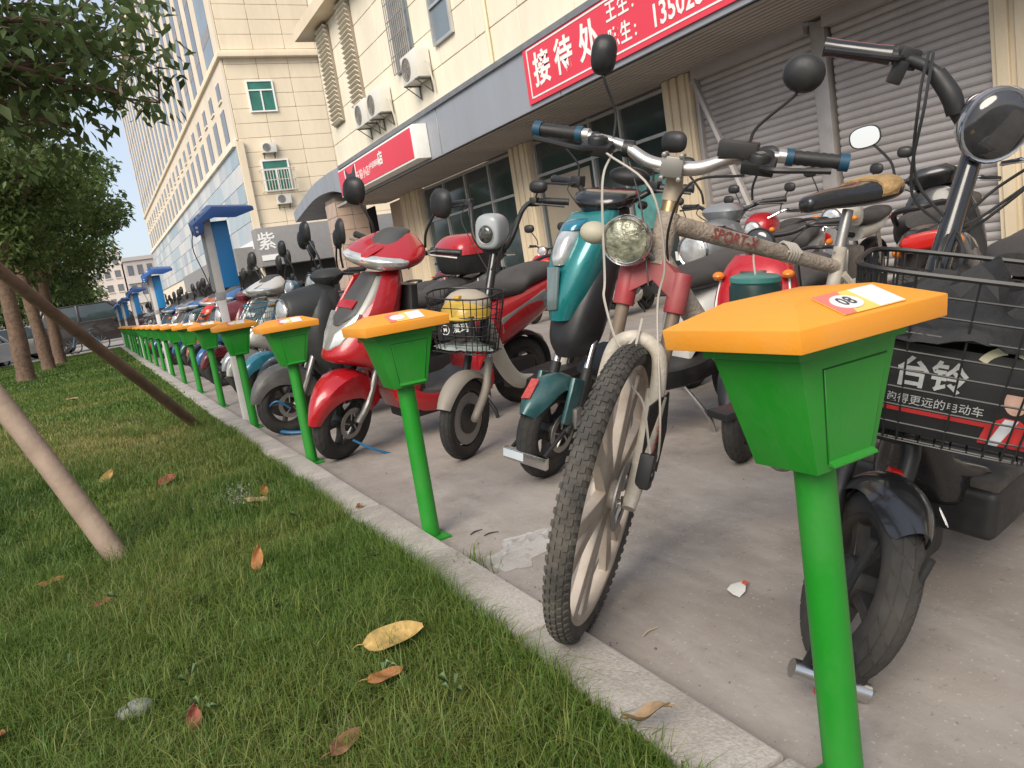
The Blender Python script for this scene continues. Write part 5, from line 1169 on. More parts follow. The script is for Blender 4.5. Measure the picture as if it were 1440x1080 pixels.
    bg = G().grid(crumple(16, 16, .27, .37, .15, 21), .002).obj("cloth_bundle", mat("black_cloth", (.016, .016, .017), .75, var=.3, vscale=14, bump=.3, bscale=40)); bg.matrix_world = W4 @ Matrix.Translation((-.02, 0, .20)); tag(bg, "crumpled black cloth bundle on the carton in the electric bicycle's basket", "cloth")
    # body: neck, low deck with battery, seat
    rs = [sec(P(.36, -.02), .045, .06, e=3), sec(P(.28, -.10), .055, .07, e=3), sec((-.36, 0, .32), .09, .065, e=4), sec((-.46, 0, .275), .135, .055, e=6)]
    loftpart(t, I4, "neck", subdiv_rings(rs), M_BLKG)
    G().box((-.72, 0, .235), (.66, .34, .12)).obj("battery_case", M_BLK, t, bevel=.022, seg=3)
    dk = G().box((-.72, 0, .303), (.64, .33, .024)).obj("floorboard", mat("floorboard_rubber", (.045, .04, .037), .8, var=.2, dust=.5), t, bevel=.006)
    for k in range(9): G().box((-.50 - .055 * k, .0, .3125), (.014, .22, .006)).obj("floor_rib", mat("floorboard_rubber", (.045, .04, .037)), dk)
    G().ell((-.42, .15, .255), (.012, .006, .012)).obj("side_reflector", M_TAIL, t)
    G().box((-.36, .0, .16), (.14, .12, .10)).obj("front_bracket", M_BLK, t, bevel=.02)
    rs = [sec((-.98, 0, .30), .10, .05), sec((-1.05, 0, .48), .085, .05, ax=(.3, 0, 1)), sec((-1.10, 0, .66), .07, .05, ax=(.3, 0, 1))]
    loftpart(t, I4, "seat_pillar", subdiv_rings(rs), M_BLKG)
    rs = [sec((-.90, 0, .72), .06, .03), sec((-1.0, 0, .73), .115, .045), sec((-1.15, 0, .73), .13, .05), sec((-1.32, 0, .75), .12, .05), sec((-1.40, 0, .77), .06, .03)]
    loftpart(t, I4, "seat", subdiv_rings(rs), M_SEAT)
    G().stube([(-1.30, -.10, .70), (-1.55, -.11, .76), (-1.66, 0, .78), (-1.55, .11, .76), (-1.30, .10, .70)], .012, 8).obj("grab_rail", M_BLK, t)
    wheel(t, I4, (-1.28, 0, r), r, .072, 5, M_RIMB, "road", .08, 0, name="rear_wheel", asp=1.05)
    fender(t, I4, (-1.28, 0, r), r + .035, .11, 20, 150, M_BLK, "rear_fender", tip=.7)
    for s in (-1, 1): G().tube([(-.98, s * .09, .28), (-1.28, s * .075, r)], .018, 8).obj("swing_arm", M_BLK, t)
    u_lock(t, S, (.165, -.035, .075), .11, .30, r=.008)
    return t
black_ebike((1.195, 1.075, 0), 191, 46, -9)

# ================================================================== teal electric bicycle
def teal_ebike(loc, yaw, st, lean=0.0):
    t = thing("electric_bicycle", "teal electric bicycle with black legshield and chrome fork", "electric bicycle", loc, math.radians(yaw), lean=math.radians(lean))
    r = .208; ax = Vector((-.40, 0, .9165)).normalized(); A0 = Vector((-.05, 0, r)); S = steer_m(A0, ax, st); P = lambda s, dx=0, y=0, dz=0: A0 + ax * s + Vector((dx, y, dz))
    teal = mat("teal_paint", (0.010, 0.17, 0.175), 0.22, 0.25, var=0.06, coat=0.7, dust=0.10, dustcol=(.15, .25, .25), dscale=4)
    teald = mat("teal_fender_paint", (0.012, 0.085, 0.092), 0.35, 0.2, var=0.12, coat=0.4, dust=.35, dustcol=(.14, .15, .14), dscale=8)
    wheel(t, S, (0, 0, r), r, .088, 5, M_RIMB, "road", .05, 1, n=44)
    f_ = fender(t, S, (0, 0, r), r + .038, .145, 34, 140, teald, drop=.5, tip=.45, n=20, edge=78)
    G().prism([(-.022, -.045), (.015, -.055), (.022, .045), (-.012, .05)], Vector((.125, -.012, r + .218)), (0, -1, 0), (-.82, 0, .58), .006).obj("reflector", mat("reflector_red", (.42, .06, .05), .3, var=.3, vscale=60), f_, M=S)
    for s in (-1, 1):
        G().box((-.045, s * .082, r + .13), (.09, .022, .20), Matrix.Rotation(-.4, 3, 'Y')).obj("fork_guard", mat("teal_fender_paint", (.012, .085, .092)), t, M=S, bevel=.01)
        G().tube([P(.24, 0, s * .078), P(.44, 0, s * .078)], .0165, 12).obj("fork_tube", M_CHR, t, M=S)
        tube_part(t, S, "fork_leg", [(0, s * .080, r), P(.10, 0, s * .08), P(.27, 0, s * .079)], [.020, .022, .024], M_BLK, 10, 3)
    G().box((-.055, .098, r + .06), (.05, .03, .09)).obj("brake_caliper", M_STEEL, t, M=S, bevel=.008)
    # upright body shell, turns with the steering
    q = lambda z, fx, hw, hd, e=2.4: sec((fx, 0, z), hw, hd, 20, e, ax=(0, 0, 1))
    def shell(z, x0, x1, hw, e=3):        # ring in a horizontal plane from front x0 to back x1
        out = []
        for k in range(20):
            a = 2 * math.pi * k / 20; cx, sx_ = math.cos(a), math.sin(a); out.append(Vector(((x0 + x1) / 2 + (x0 - x1) / 2 * math.copysign(abs(cx) ** (2 / e), cx), hw * math.copysign(abs(sx_) ** (2 / e), sx_), z)))
        return out
    body = [shell(.50, -.10, -.26, .06), shell(.58, -.09, -.30, .10), shell(.72, -.14, -.35, .118), shell(.90, -.24, -.40, .122), shell(1.06, -.33, -.46, .115), shell(1.10, -.36, -.47, .09)]
    loftpart(t, I4, "legshield", subdiv_rings(body, 4), M_BLK)
    fr = [shell(.66, -.075, -.22, .055, 2.6), shell(.76, -.085, -.27, .094, 2.6), shell(.90, -.135, -.33, .128, 2.8), shell(1.02, -.215, -.385, .134, 3), shell(1.085, -.285, -.40, .118, 3)]
    loftpart(t, I4, "front_panel", subdiv_rings(fr, 4), teal)
    ds = [shell(1.085, -.28, -.46, .08), shell(1.12, -.27, -.52, .125), shell(1.15, -.29, -.53, .13), shell(1.165, -.33, -.52, .11)]
    loftpart(t, S, "dashboard", subdiv_rings(ds, 3), M_BLKG)
    hl = [shell(.885, -.105, -.16, .030, 2.4), shell(.92, -.105, -.20, .042, 2.6), shell(.985, -.135, -.24, .046, 2.6), shell(1.03, -.18, -.26, .036, 2.4)]
    loftpart(t, I4, "headlight", subdiv_rings(hl, 3), M_LENS)
    loftpart(t, I4, "headlight_visor", subdiv_rings([shell(1.02, -.165, -.28, .052, 2.6), shell(1.045, -.185, -.30, .058, 2.6), shell(1.06, -.225, -.32, .05, 2.6)], 3), mat("visor_blue", (.02, .16, .24), .2, .2, coat=.6))
    G().prism([(-.03, -.10), (.03, -.09), (.035, .08), (-.035, .08)], (-.085, 0, .80), (0, 1, 0), (-.12, 0, 1), .012).obj("clear_nose_strip", mat("smoked_clear", (.12, .16, .16), .08, var=.2, spec=.8, coat=.5), t, bevel=.004)
    HC = Vector((-.42, 0, 1.13))
    tube_part(t, S, "handlebar", [HC + Vector(v) for v in ((-.07, -.32, .055), (-.04, -.20, .05), (0, -.10, .0), (0, .10, 0), (-.04, .20, .05), (-.07, .32, .055))], .012, M_BLK, 10, 5)
    for s in (-1, 1):
        grip(t, S, HC + Vector((-.045, s * .21, .05)), HC + Vector((-.075, s * .34, .055)), .018, M_BLK)
        G().box(HC + Vector((-.035, s * .185, .055)), (.05, .05, .05)).obj("switch", M_BLK, t, M=S, bevel=.008)
        lever(t, S, HC + Vector((-.02, s * .175, .05)), HC + Vector((.01, s * .22, .045)), HC + Vector((-.03, s * .35, .04)), M_BLK)
        mirror(t, S, [HC + Vector((-.03, s * .18, .075)), HC + Vector((-.03, s * .185, .13)), HC + Vector((-.0, s * .245, .205)), HC + Vector((0, s * .255, .215))], HC + Vector((0, s * .275, .235)), (-1, 0, .0), .055, .042, sr=.0045)
        G().ell(HC + Vector((-.01, s * .15, -.02)), (.03, .018, .018)).obj("indicator", M_BLK, t, M=S)
        cable(t, S, [HC + Vector((-.0, s * .18, .05)), HC + Vector((.07, s * .17, .03)), HC + Vector((.05, s * .10, -.05)), HC + Vector((0, s * .06, -.05))])
    # floor, seat, rear
    rs = [sec((-.30, 0, .46), .07, .10, e=3, ax=(.5, 0, .8)), sec((-.42, 0, .36), .12, .07, e=4), sec((-.60, 0, .31), .15, .055, e=5), sec((-.85, 0, .31), .15, .06, e=5), sec((-1.02, 0, .36), .12, .09, e=4)]
    loftpart(t, I4, "floorboard", subdiv_rings(rs), M_BLK)
    rs = [sec((-.80, 0, .38), .09, .08), sec((-.88, 0, .52), .13, .13), sec((-1.05, 0, .58), .15, .13), sec((-1.35, 0, .62), .13, .10), sec((-1.55, 0, .68), .06, .05)]
    loftpart(t, I4, "rear_body", subdiv_rings(rs), mat("rear_white_panel", (.55, .54, .52), .4, var=.06, dust=.4))
    rs = [sec((-.72, 0, .70), .06, .03), sec((-.82, 0, .72), .125, .05), sec((-1.0, 0, .73), .145, .055), sec((-1.25, 0, .76), .14, .055), sec((-1.48, 0, .80), .11, .05), sec((-1.54, 0, .81), .05, .02)]
    loftpart(t, I4, "seat", subdiv_rings(rs), M_SEAT)
    wheel(t, I4, (-1.30, 0, r), r, .088, 5, M_RIMB, "road", .09, 0, name="rear_wheel")
    fender(t, I4, (-1.30, 0, r), r + .04, .12, 20, 150, M_BLK, "rear_fender", tip=.7)
    G().ell((-1.57, 0, .69), (.03, .08, .035)).obj("tail_light", M_TAIL, t)
    tube_part(t, I4, "kickstand", [(-.75, .10, .24), (-.80, .20, .10), (-.81, .23, .01)], .010, M_CHR, 8)
    for s in (-1, 1): G().tube([(-1.0, s * .10, .30), (-1.30, s * .085, r)], .02, 8).obj("swing_arm", M_BLK, t)
    # plate-like lock across the wheel
    lk = G().box((.205, .025, .16), (.022, .21, .052)).obj("wheel_lock", M_CHR, t, M=S, bevel=.005)
    G().box((.2175, -.03, .163), (.002, .10, .034)).obj("lock_label", mat("lock_label_white", (.60, .66, .70), .4, var=.05), lk, M=S)
    for s in (-1, 1): G().tube([(.205, .02 + s * .08, .165), (.04, .02 + s * .08, .24)], .009, 8).obj("lock_shackle", M_BLK, lk, M=S)
    return t
teal_ebike((1.57, 2.80, 0), 187, 18, -7)

# ================================================================== small grey electric bicycle with basket
def grey_ebike(loc, yaw, st, lean=0.0):
    t = thing("electric_bicycle", "small grey electric bicycle with round headlight pod and loaded black basket", "electric bicycle", loc, math.radians(yaw), lean=math.radians(lean))
    r = .205; ax = Vector((-.36, 0, .933)).normalized(); A0 = Vector((-.045, 0, r)); S = steer_m(A0, ax, st); P = lambda s, dx=0, y=0, dz=0: A0 + ax * s + Vector((dx, y, dz))
    taupe = mat("taupe_fender", (.24, .215, .185), .5, var=.1, dust=.4, dustcol=(.2, .16, .12)); wh = mat("cream_frame", (.50, .47, .40), .45, var=.08, dust=.4, dustcol=(.3, .25, .2))
    wheel(t, S, (0, 0, r), r, .066, 0, M_RIMB, "zig", .075, 0, n=40)
    G().lathe([(.0, -.02), (.13, -.02), (.13, .02), (0, .02)], 24, (0, 0, r)).obj("wheel_disc", mat("grey_hub_disc", (.28, .26, .25), .4, .5, var=.1), t, M=S)
    fender(t, S, (0, 0, r), r + .035, .105, 25, 165, taupe, drop=.45, tip=.7, n=18, edge=75)
    for s in (-1, 1):
        tube_part(t, S, "fork_leg", [(0, s * .055, r), (.0, s * .068, r + .03), P(.14, 0, s * .066), P(.30, 0, s * .06)], [.022, .022, .022, .02], taupe if s > 0 else M_BLK, 10, 4)
        G().tube([P(.26, 0, s * .06), P(.37, 0, s * .06)], .014, 10).obj("fork_tube", M_CHR, t, M=S)
    G().box(P(.36), (.07, .15, .04), Matrix.Rotation(-.37, 3, 'Y')).obj("fork_crown", M_BLK, t, M=S, bevel=.01)
    tube_part(t, S, "steering_column", [P(.36), P(.60), P(.80), P(.86)], [.026, .024, .022, .024], M_BLKG, 12, 3)
    HC = P(.89)
    tube_part(t, S, "handlebar", [HC + Vector(v) for v in ((-.13, -.33, .19), (-.09, -.22, .20), (-.02, -.155, .17), (.03, -.11, .03), (.02, -.05, -.035), (.02, .05, -.035), (.03, .11, .03), (-.02, .155, .17), (-.09, .22, .20), (-.13, .33, .19))], .0125, M_BLK, 10, 6)
    G().box(HC + Vector((.02, 0, -.03)), (.05, .12, .05)).obj("bar_clamp", M_BLK, t, M=S, bevel=.01)
    for s in (-1, 1):
        grip(t, S, HC + Vector((-.095, s * .225, .20)), HC + Vector((-.135, s * .345, .19)), .0175, M_BLK)
        G().box(HC + Vector((-.065, s * .19, .195)), (.045, .04, .045)).obj("switch", M_BLK, t, M=S, bevel=.007)
        lever(t, S, HC + Vector((-.05, s * .18, .19)), HC + Vector((-.02, s * .22, .185)), HC + Vector((-.07, s * .35, .17)), M_BLK)
        cable(t, S, [HC + Vector((-.03, s * .18, .19)), HC + Vector((.07, s * .16, .12)), HC + Vector((.08, s * .08, -.02)), P(.75, .03, s * .01)])
    mirror(t, S, [HC + Vector((-.06, .20, .21)), HC + Vector((-.055, .205, .225)), HC + Vector((-.05, .215, .24))], HC + Vector((-.05, .22, .268)), (-1, 0, 0), .05, .032, sr=.0045)
    pod = [sec(HC + Vector((.10, 0, .055)), .056, .070, 24, 3.2), sec(HC + Vector((.085, 0, .055)), .068, .084, 24, 3.2), sec(HC + Vector((.03, 0, .058)), .072, .088, 24, 3.2), sec(HC + Vector((-.03, 0, .06)), .060, .070, 24, 3), sec(HC + Vector((-.05, 0, .06)), .03, .03, 24, 2.5)]
    loftpart(t, S, "headlight_pod", subdiv_rings(pod), mat("pod_grey", (.30, .325, .34), .35, var=.05, coat=.3, dust=.15))
    lamp(t, S, HC + Vector((.098, 0, .045)), (1, 0, 0), .046, .03, mat("pod_ring", (.34, .37, .38), .3), mat("lamp_dark_led", (.05, .05, .045), .1, var=.9, vscale=70, coat=.6), asp=1.05)
    # basket with its load
    B0 = P(.46, .165, 0, -.095); Bm = S @ Matrix.Translation(B0)
    wire_basket(t, Bm, (0, 0, 0), (.135, .185), (.095, .15), .285, (6, 8), rows=6, rim=.0048, wr=.0024, front_dip=.02, e=3.2)
    tube_part(t, S, "basket_bracket", [P(.42), P(.44, .05, 0, -.02), B0 + Vector((0, 0, -.004))], .012, M_BLK, 7)
    # frame, floor, seat, rear
    tube_part(t, I4, "main_tube", [P(.46, -.02), (-.34, 0, .42), (-.46, 0, .30), (-.62, 0, .26)], [.040, .042, .042, .038], wh, 14, 4)
    G().box((-.72, 0, .27), (.46, .24, .06)).obj("floorboard", M_BLK, t, bevel=.018)
    tube_part(t, I4, "seat_tube", [(-.90, 0, .26), (-.98, 0, .50), (-1.02, 0, .62)], [.045, .04, .03], wh, 12, 3)
    rs = [sec((-.84, 0, .66), .05, .03), sec((-.93, 0, .68), .11, .045), sec((-1.10, 0, .69), .125, .05), sec((-1.30, 0, .71), .11, .045), sec((-1.36, 0, .72), .05, .02)]
    loftpart(t, I4, "seat", subdiv_rings(rs), M_SEAT)
    wheel(t, I4, (-1.10, 0, r), r, .066, 0, M_RIMB, "zig", .13, 0, name="rear_wheel")
    fender(t, I4, (-1.10, 0, r), r + .035, .10, 10, 160, M_BLK, "rear_fender", tip=.8)
    for s in (-1, 1): G().tube([(-.92, s * .06, .27), (-1.10, s * .07, r)], .018, 8).obj("swing_arm", M_BLK, t)
    tube_part(t, I4, "kickstand", [(-.80, .08, .22), (-.84, .16, .08), (-.85, .18, .01)], .009, M_BLK, 8)
    W4 = Matrix.Translation(loc) @ Matrix.Rotation(math.radians(yaw), 4, 'Z') @ Matrix.Rotation(math.radians(lean), 4, 'X') @ Bm
    h = thing("safety_helmet", "yellow safety helmet lying in the grey electric bicycle's basket", "helmet"); h.matrix_world = W4 @ Matrix.Translation((-.01, -.005, .165))
    yl = mat("helmet_yellow", (.52, .33, .03), .35, var=.08, coat=.3, dust=.2)
    G().ell((0, 0, 0), (.115, .13, .105), 24, 10, zmin=0).obj("shell", yl, h, ang=60); G().ell((.03, 0, .004), (.125, .138, .02), 24, 6).obj("brim", yl, h, ang=60)
    G().box((.0, 0, .098), (.17, .03, .02)).obj("ridge", yl, h, bevel=.008)
    G().ell((-.02, 0, .06), (.10, .12, .07), 18, 8).obj("liner", mat("helmet_liner", (.35, .30, .24), .8), h)
    bx = thing("shopping_bag", "black printed bag with white logo in the grey electric bicycle's basket", "bag"); bx.matrix_world = W4 @ Matrix.Translation((.092, .0, .12)) @ Matrix.Rotation(math.radians(8), 4, 'X')
    G().box((0, 0, 0), (.02, .21, .10)).obj("bag_body", mat("bag_black", (.014, .014, .015), .5), bx, bevel=.005)
    FR = frame((.0108, 0, 0), (0, 1, 0), (0, 0, 1)); lw = M_PLW
    text("爱玛", "lettering", lw, bx, FR @ Matrix.Translation((.032, .0, 0)), .046, .0006, .0008)
    G().lathe([(.021, 0), (.0245, 0), (.0245, .0008), (.021, .0008)], 24, axis='Z', closed=True).obj("logo_ring", lw, bx, M=FR @ Matrix.Translation((-.055, 0, 0)))
    text("M", "logo_mark", lw, bx, FR @ Matrix.Translation((-.055, 0, 0)), .026, .0006, .0006)
    pl = G().grid(crumple(10, 10, .17, .26, .05, 9), .001).obj("plastic_sheet", mat("cloudy_plastic", (.36, .42, .40), .25, var=.1, alpha=.75)); pl.matrix_world = W4 @ Matrix.Translation((.0, 0, .012)); tag(pl, "cloudy plastic sheet in the bottom of the grey electric bicycle's basket", "plastic sheet")
    return t
grey_ebike((1.48, 3.45, 0), 205, 8, -6)
# ================================================================== step-through scooters
def paint(name, c, dust=.15, metal=.1): return mat("paint_" + name, c, 0.24, metal, var=0.06, vscale=5, coat=0.6, dust=dust, dustcol=tuple(.55 * x + .10 for x in c), dscale=4)
def hshell(z, x0, x1, hw, e=3, n=20):
    out = []
    for k in range(n):
        a = 2 * math.pi * k / n; cx, sx_ = math.cos(a), math.sin(a); out.append(Vector(((x0 + x1) / 2 + (x0 - x1) / 2 * math.copysign(abs(cx) ** (2 / e), cx), hw * math.copysign(abs(sx_) ** (2 / e), sx_), z)))
    return out
def scooter(loc, yaw, label, body, trim=None, lean=-6, st=0, style="wide", mirrors=True, box=None, basket=False, seatm=None, plate=False, group=None, lower=None, name="motor_scooter", fend=None, screen=False, detail=True, mir=(.085, .06), cat="scooter", lampm=None):
    """style: wide = chevron headlight in a cowl, round = round lamp in the legshield, bar = bare bar with a round lamp"""
    t = thing(name, label, cat, loc, math.radians(yaw), group, lean=math.radians(lean))
    trim = trim or M_DGREY; lower = lower or M_BLK; fend = fend or body; seatm = seatm or M_SEAT
    r = .212; ax = Vector((-.45, 0, .893)).normalized(); A0 = Vector((-.055, 0, r)); S = steer_m(A0, ax, st); P = lambda s, dx=0, y=0, dz=0: A0 + ax * s + Vector((dx, y, dz))
    nn = 36 if detail else 24; td = "road" if detail else "plain"
    wheel(t, S, (0, 0, r), r, .085, 5, M_RIMB, td, .05, 1 if detail else 0, n=nn, asp=1.1)
    for s in (-1, 1): tube_part(t, S, "fork_leg", [(-.02, s * .085, r), P(.10, -.0, s * .085), P(.34, 0, s * .075)], [.02, .021, .022], M_STEEL if s > 0 else M_BLK, 9, 3)
    # sculpted front fender: long pointed nose
    rows = []
    for i in range(15):
        a = math.radians(12 + 150 * i / 14); f_ = i / 14; hw = .030 + .060 * min(1, f_ * 2.4) - .02 * max(0, f_ - .7); side = .045 + .085 * min(1, f_ * 1.9) * (1 - .25 * max(0, f_ - .6)); R_ = r + .032 + .03 * math.sin(math.pi * f_)
        c, sn = math.cos(a), math.sin(a); row = []
        for (yy_, dd) in ((-1, side), (-1.02, side * .5), (-.85, .012), (-.45, -.004), (0, -.010), (.45, -.004), (.85, .012), (1.02, side * .5), (1, side)): row.append((R_ * c - dd * c, yy_ * hw, r + R_ * sn - dd * sn))
        rows.append(row)
    G().grid(rows, .003).obj("front_fender", fend, t, M=S, ang=35)
    # legshield and nose
    if style == "wide": ls = [hshell(.20, -.34, -.46, .14, 3), hshell(.30, -.29, -.47, .17, 3), hshell(.42, -.25, -.45, .19, 2.8), hshell(.50, -.06, -.42, .185, 2.2), hshell(.545, .045, -.40, .175, 2.0), hshell(.62, .02, -.39, .180, 2.1), hshell(.75, -.085, -.39, .182, 2.3), hshell(.88, -.205, -.42, .150, 2.4), hshell(.96, -.28, -.43, .11, 2.4)]
    else: ls = [hshell(.33, -.30, -.42, .12, 3), hshell(.45, -.22, -.40, .175, 3), hshell(.60, -.16, -.385, .20, 2.8), hshell(.75, -.17, -.39, .20, 2.8), hshell(.88, -.225, -.42, .165, 2.8), hshell(.95, -.28, -.43, .12, 2.6)]
    sh = loftpart(t, I4, "legshield", subdiv_rings(ls, 4), body)
    loftpart(t, I4, "inner_legshield", subdiv_rings([hshell(.30, -.38, -.46, .17, 4), hshell(.60, -.36, -.44, .20, 4), hshell(.88, -.40, -.47, .165, 4)], 3), M_BLK)
    if style == "wide":
        # grey wedge with vents down the middle, lenses either side, pointed lower nose
        fp = [hshell(.575, .040, -.20, .040, 2.2), hshell(.63, .022, -.25, .110, 2.2), hshell(.75, -.072, -.28, .140, 2.4), hshell(.86, -.172, -.33, .130, 2.5), hshell(.94, -.245, -.36, .100, 2.5)]
        loftpart(t, I4, "front_insert", subdiv_rings(fp, 4), trim, parent=sh)
        loftpart(t, I4, "upper_insert", subdiv_rings([hshell(.715, -.030, -.24, .055, 2.8), hshell(.76, -.068, -.28, .112, 2.8), hshell(.86, -.158, -.33, .108, 2.8), hshell(.955, -.245, -.38, .080, 2.8)], 4), M_DGREY, parent=sh)
        for s in (-1, 1):
            G().loft([[Vector((.038, s * .030, .600)), Vector((-.005, s * .085, .625)), Vector((-.03, s * .08, .61)), Vector((.02, s * .03, .585))], [Vector((.005, s * .050, .68)), Vector((-.055, s * .128, .70)), Vector((-.09, s * .12, .69)), Vector((-.03, s * .05, .665))], [Vector((-.075, s * .118, .755)), Vector((-.10, s * .140, .775)), Vector((-.13, s * .135, .765)), Vector((-.09, s * .118, .745))]]).obj("indicator_lens", M_LENS, sh, bevel=.006)
            bl = G().loft([[Vector((-.06, s * .165, .66)), Vector((-.22, s * .196, .66)), Vector((-.22, s * .185, .63)), Vector((-.06, s * .15, .63))], [Vector((-.16, s * .170, .80)), Vector((-.30, s * .186, .82)), Vector((-.30, s * .172, .80)), Vector((-.16, s * .158, .78))], [Vector((-.25, s * .140, .94)), Vector((-.36, s * .150, .95)), Vector((-.36, s * .138, .93)), Vector((-.25, s * .128, .92))]]).obj("side_blade", body, sh, bevel=.006)
            for k in range(6): G().box((-.185 - .020 * k, s * (.186 - .0055 * k), .695 + .027 * k), (.010, .006, .020), Matrix.Rotation(.5, 3, 'Y')).obj("lettering", M_PLW, sh)
        G().box((-.115, 0, .812), (.05, .15, .006), Matrix.Rotation(.75, 3, 'Y')).obj("vent", body, sh)
        # handlebar cowl
        hc = [hshell(.965, -.34, -.47, .07, 2.4), hshell(1.0, -.225, -.49, .165, 2.1), hshell(1.045, -.185, -.50, .225, 2.1), hshell(1.09, -.265, -.51, .205, 2.4), hshell(1.145, -.375, -.51, .105, 2.6), hshell(1.16, -.41, -.50, .06, 2.4)]
        cw = loftpart(t, S, "handlebar_cowl", subdiv_rings(hc, 4), body)
        hl = [hshell(.985, -.225, -.33, .10, 2.1), hshell(1.012, -.178, -.37, .180, 2.0), hshell(1.045, -.165, -.39, .210, 2.0), hshell(1.062, -.195, -.40, .190, 2.1)]
        loftpart(t, S, "headlight", subdiv_rings(hl, 3), M_LENS, parent=cw)
        G().loft([[Vector((-.155, 0, 1.03)), Vector((-.185, .03, 1.065)), Vector((-.20, 0, 1.075)), Vector((-.185, -.03, 1.065))], [Vector((-.27, 0, 1.08)), Vector((-.285, .05, 1.10)), Vector((-.30, 0, 1.115)), Vector((-.285, -.05, 1.10))]]).obj("cowl_beak", body, cw, M=S, bevel=.006)
        loftpart(t, S, "cowl_insert", subdiv_rings([hshell(1.085, -.268, -.42, .10, 3), hshell(1.125, -.325, -.47, .095, 3), hshell(1.163, -.385, -.50, .07, 3), hshell(1.172, -.42, -.49, .04, 3)], 3), M_DGREY, parent=cw)
        HC = Vector((-.44, 0, 1.03))
    elif style == "round":
        G().loft(subdiv_rings([sec((-.07, 0, .82), .105, .11, 24, 2.0), sec((-.10, 0, .82), .125, .13, 24, 2.0), sec((-.22, 0, .81), .155, .165, 24, 2.1), sec((-.38, 0, .82), .17, .17, 24, 2.2), sec((-.44, 0, .83), .13, .14, 24, 2.2)], 4)).obj("lamp_housing", body, sh, ang=60)
        lamp(t, I4, (-.062, 0, .82), (1, 0, .05), .098, .06, M_CHR, M_LENS, bezel=M_CHR)
        loftpart(t, S, "handlebar_cowl", subdiv_rings([hshell(.97, -.36, -.47, .09), hshell(1.03, -.32, -.52, .13), hshell(1.075, -.36, -.50, .08)], 3), body)
        HC = Vector((-.44, 0, 1.02))
    else:
        tube_part(t, S, "steering_column", [P(.70), P(.86), P(.93)], [.026, .024, .024], M_BLK, 10, 3)
        HC = Vector((-.46, 0, 1.03)); lamp(t, S, HC + Vector((.13, 0, -.03)), (1, 0, 0), .075, .10, lampm or body, M_LENSD if lampm else M_LENS, bezel=None if lampm else M_CHR)
        loftpart(t, I4, "front_insert", subdiv_rings([hshell(.50, -.185, -.30, .06, 2.8), hshell(.62, -.142, -.30, .095, 2.8), hshell(.75, -.15, -.31, .10, 2.8), hshell(.88, -.208, -.35, .075, 2.8)], 4), trim, parent=sh)
        for s in (-1, 1):
            G().ell((-.215, s * .165, .86), (.035, .03, .022), 12, 6).obj("indicator", M_ORA, sh)
            G().stube([(-.29, s * .150, .42), (-.20, s * .175, .56), (-.195, s * .178, .70), (-.25, s * .16, .86)], .006, 6, 4).obj("piping", M_PLW, sh)
    tube_part(t, S, "handlebar", [HC + Vector(v) for v in ((-.09, -.345, .05), (-.05, -.22, .045), (-.01, -.12, .01), (0, 0, 0), (-.01, .12, .01), (-.05, .22, .045), (-.09, .345, .05))], .0125, M_BLK, 9, 4)
    for s in (-1, 1):
        grip(t, S, HC + Vector((-.05, s * .225, .045)), HC + Vector((-.095, s * .355, .05)), .018, M_BLK)
        lever(t, S, HC + Vector((-.02, s * .19, .04)), HC + Vector((.01, s * .235, .035)), HC + Vector((-.05, s * .36, .03)), M_STEEL if style == "wide" else M_BLK)
        if mirrors: mirror(t, S, [HC + Vector((-.03, s * .17, .06)), HC + Vector((-.02, s * .18, .14)), HC + Vector((.0, s * .24, .24)), HC + Vector((0, s * .255, .255))], HC + Vector((.0, s * .285, .305)), (-1, s * .12, 0), mir[0], mir[1], sr=.0075, depth=.035)
        if detail: cable(t, S, [HC + Vector((-.02, s * .2, .04)), HC + Vector((.05, s * .17, .0)), HC + Vector((.02, s * .1, -.06))], .0032)
    # floor, side skirts
    rs = [sec((-.38, 0, .30), .16, .05, e=6), sec((-.50, 0, .255), .185, .045, e=7), sec((-.80, 0, .25), .185, .045, e=7), sec((-.92, 0, .30), .17, .06, e=5)]
    loftpart(t, I4, "floorboard", subdiv_rings(rs), M_DGREY)
    for s in (-1, 1):
        rs = []
        for (x, z, h, y) in ((-.27, .36, .075, .150), (-.34, .285, .060, .176), (-.48, .225, .050, .186), (-.78, .225, .050, .186), (-.92, .26, .060, .176)): rs.append([Vector((x, s * (y + .012), z + h)), Vector((x, s * (y + .016), z)), Vector((x, s * (y - .012), z - h)), Vector((x, s * (y - .03), z - h)), Vector((x, s * (y - .03), z + h))])
        loftpart(t, I4, "side_skirt", subdiv_rings(rs, 3), lower if lower is not M_BLK else body)
    G().box((-.62, 0, .17), (.50, .20, .08)).obj("belly_pan", M_BLK, t, bevel=.02)
    rs = [sec((-.86, 0, .36), .14, .10), sec((-.93, 0, .52), .17, .16, e=3), sec((-1.10, 0, .58), .175, .16, e=3), sec((-1.40, 0, .66), .15, .12, e=3), sec((-1.66, 0, .74), .09, .075), sec((-1.74, 0, .77), .03, .03)]
    loftpart(t, I4, "rear_body", subdiv_rings(rs, 4), body)
    for s in (-1, 1): G().loft([[Vector((-1.02, s * .180, .60)), Vector((-1.02, s * .172, .50)), Vector((-1.02, s * .15, .50)), Vector((-1.02, s * .15, .60))], [Vector((-1.42, s * .152, .72)), Vector((-1.42, s * .150, .66)), Vector((-1.42, s * .12, .66)), Vector((-1.42, s * .12, .72))]]).obj("side_trim", trim, t, bevel=.008)
    rs = [sec((-.84, 0, .70), .06, .03), sec((-.90, 0, .735), .12, .05), sec((-1.05, 0, .745), .15, .06), sec((-1.22, 0, .75), .155, .06), sec((-1.30, 0, .79), .15, .06), sec((-1.48, 0, .82), .125, .055), sec((-1.60, 0, .83), .07, .03)]
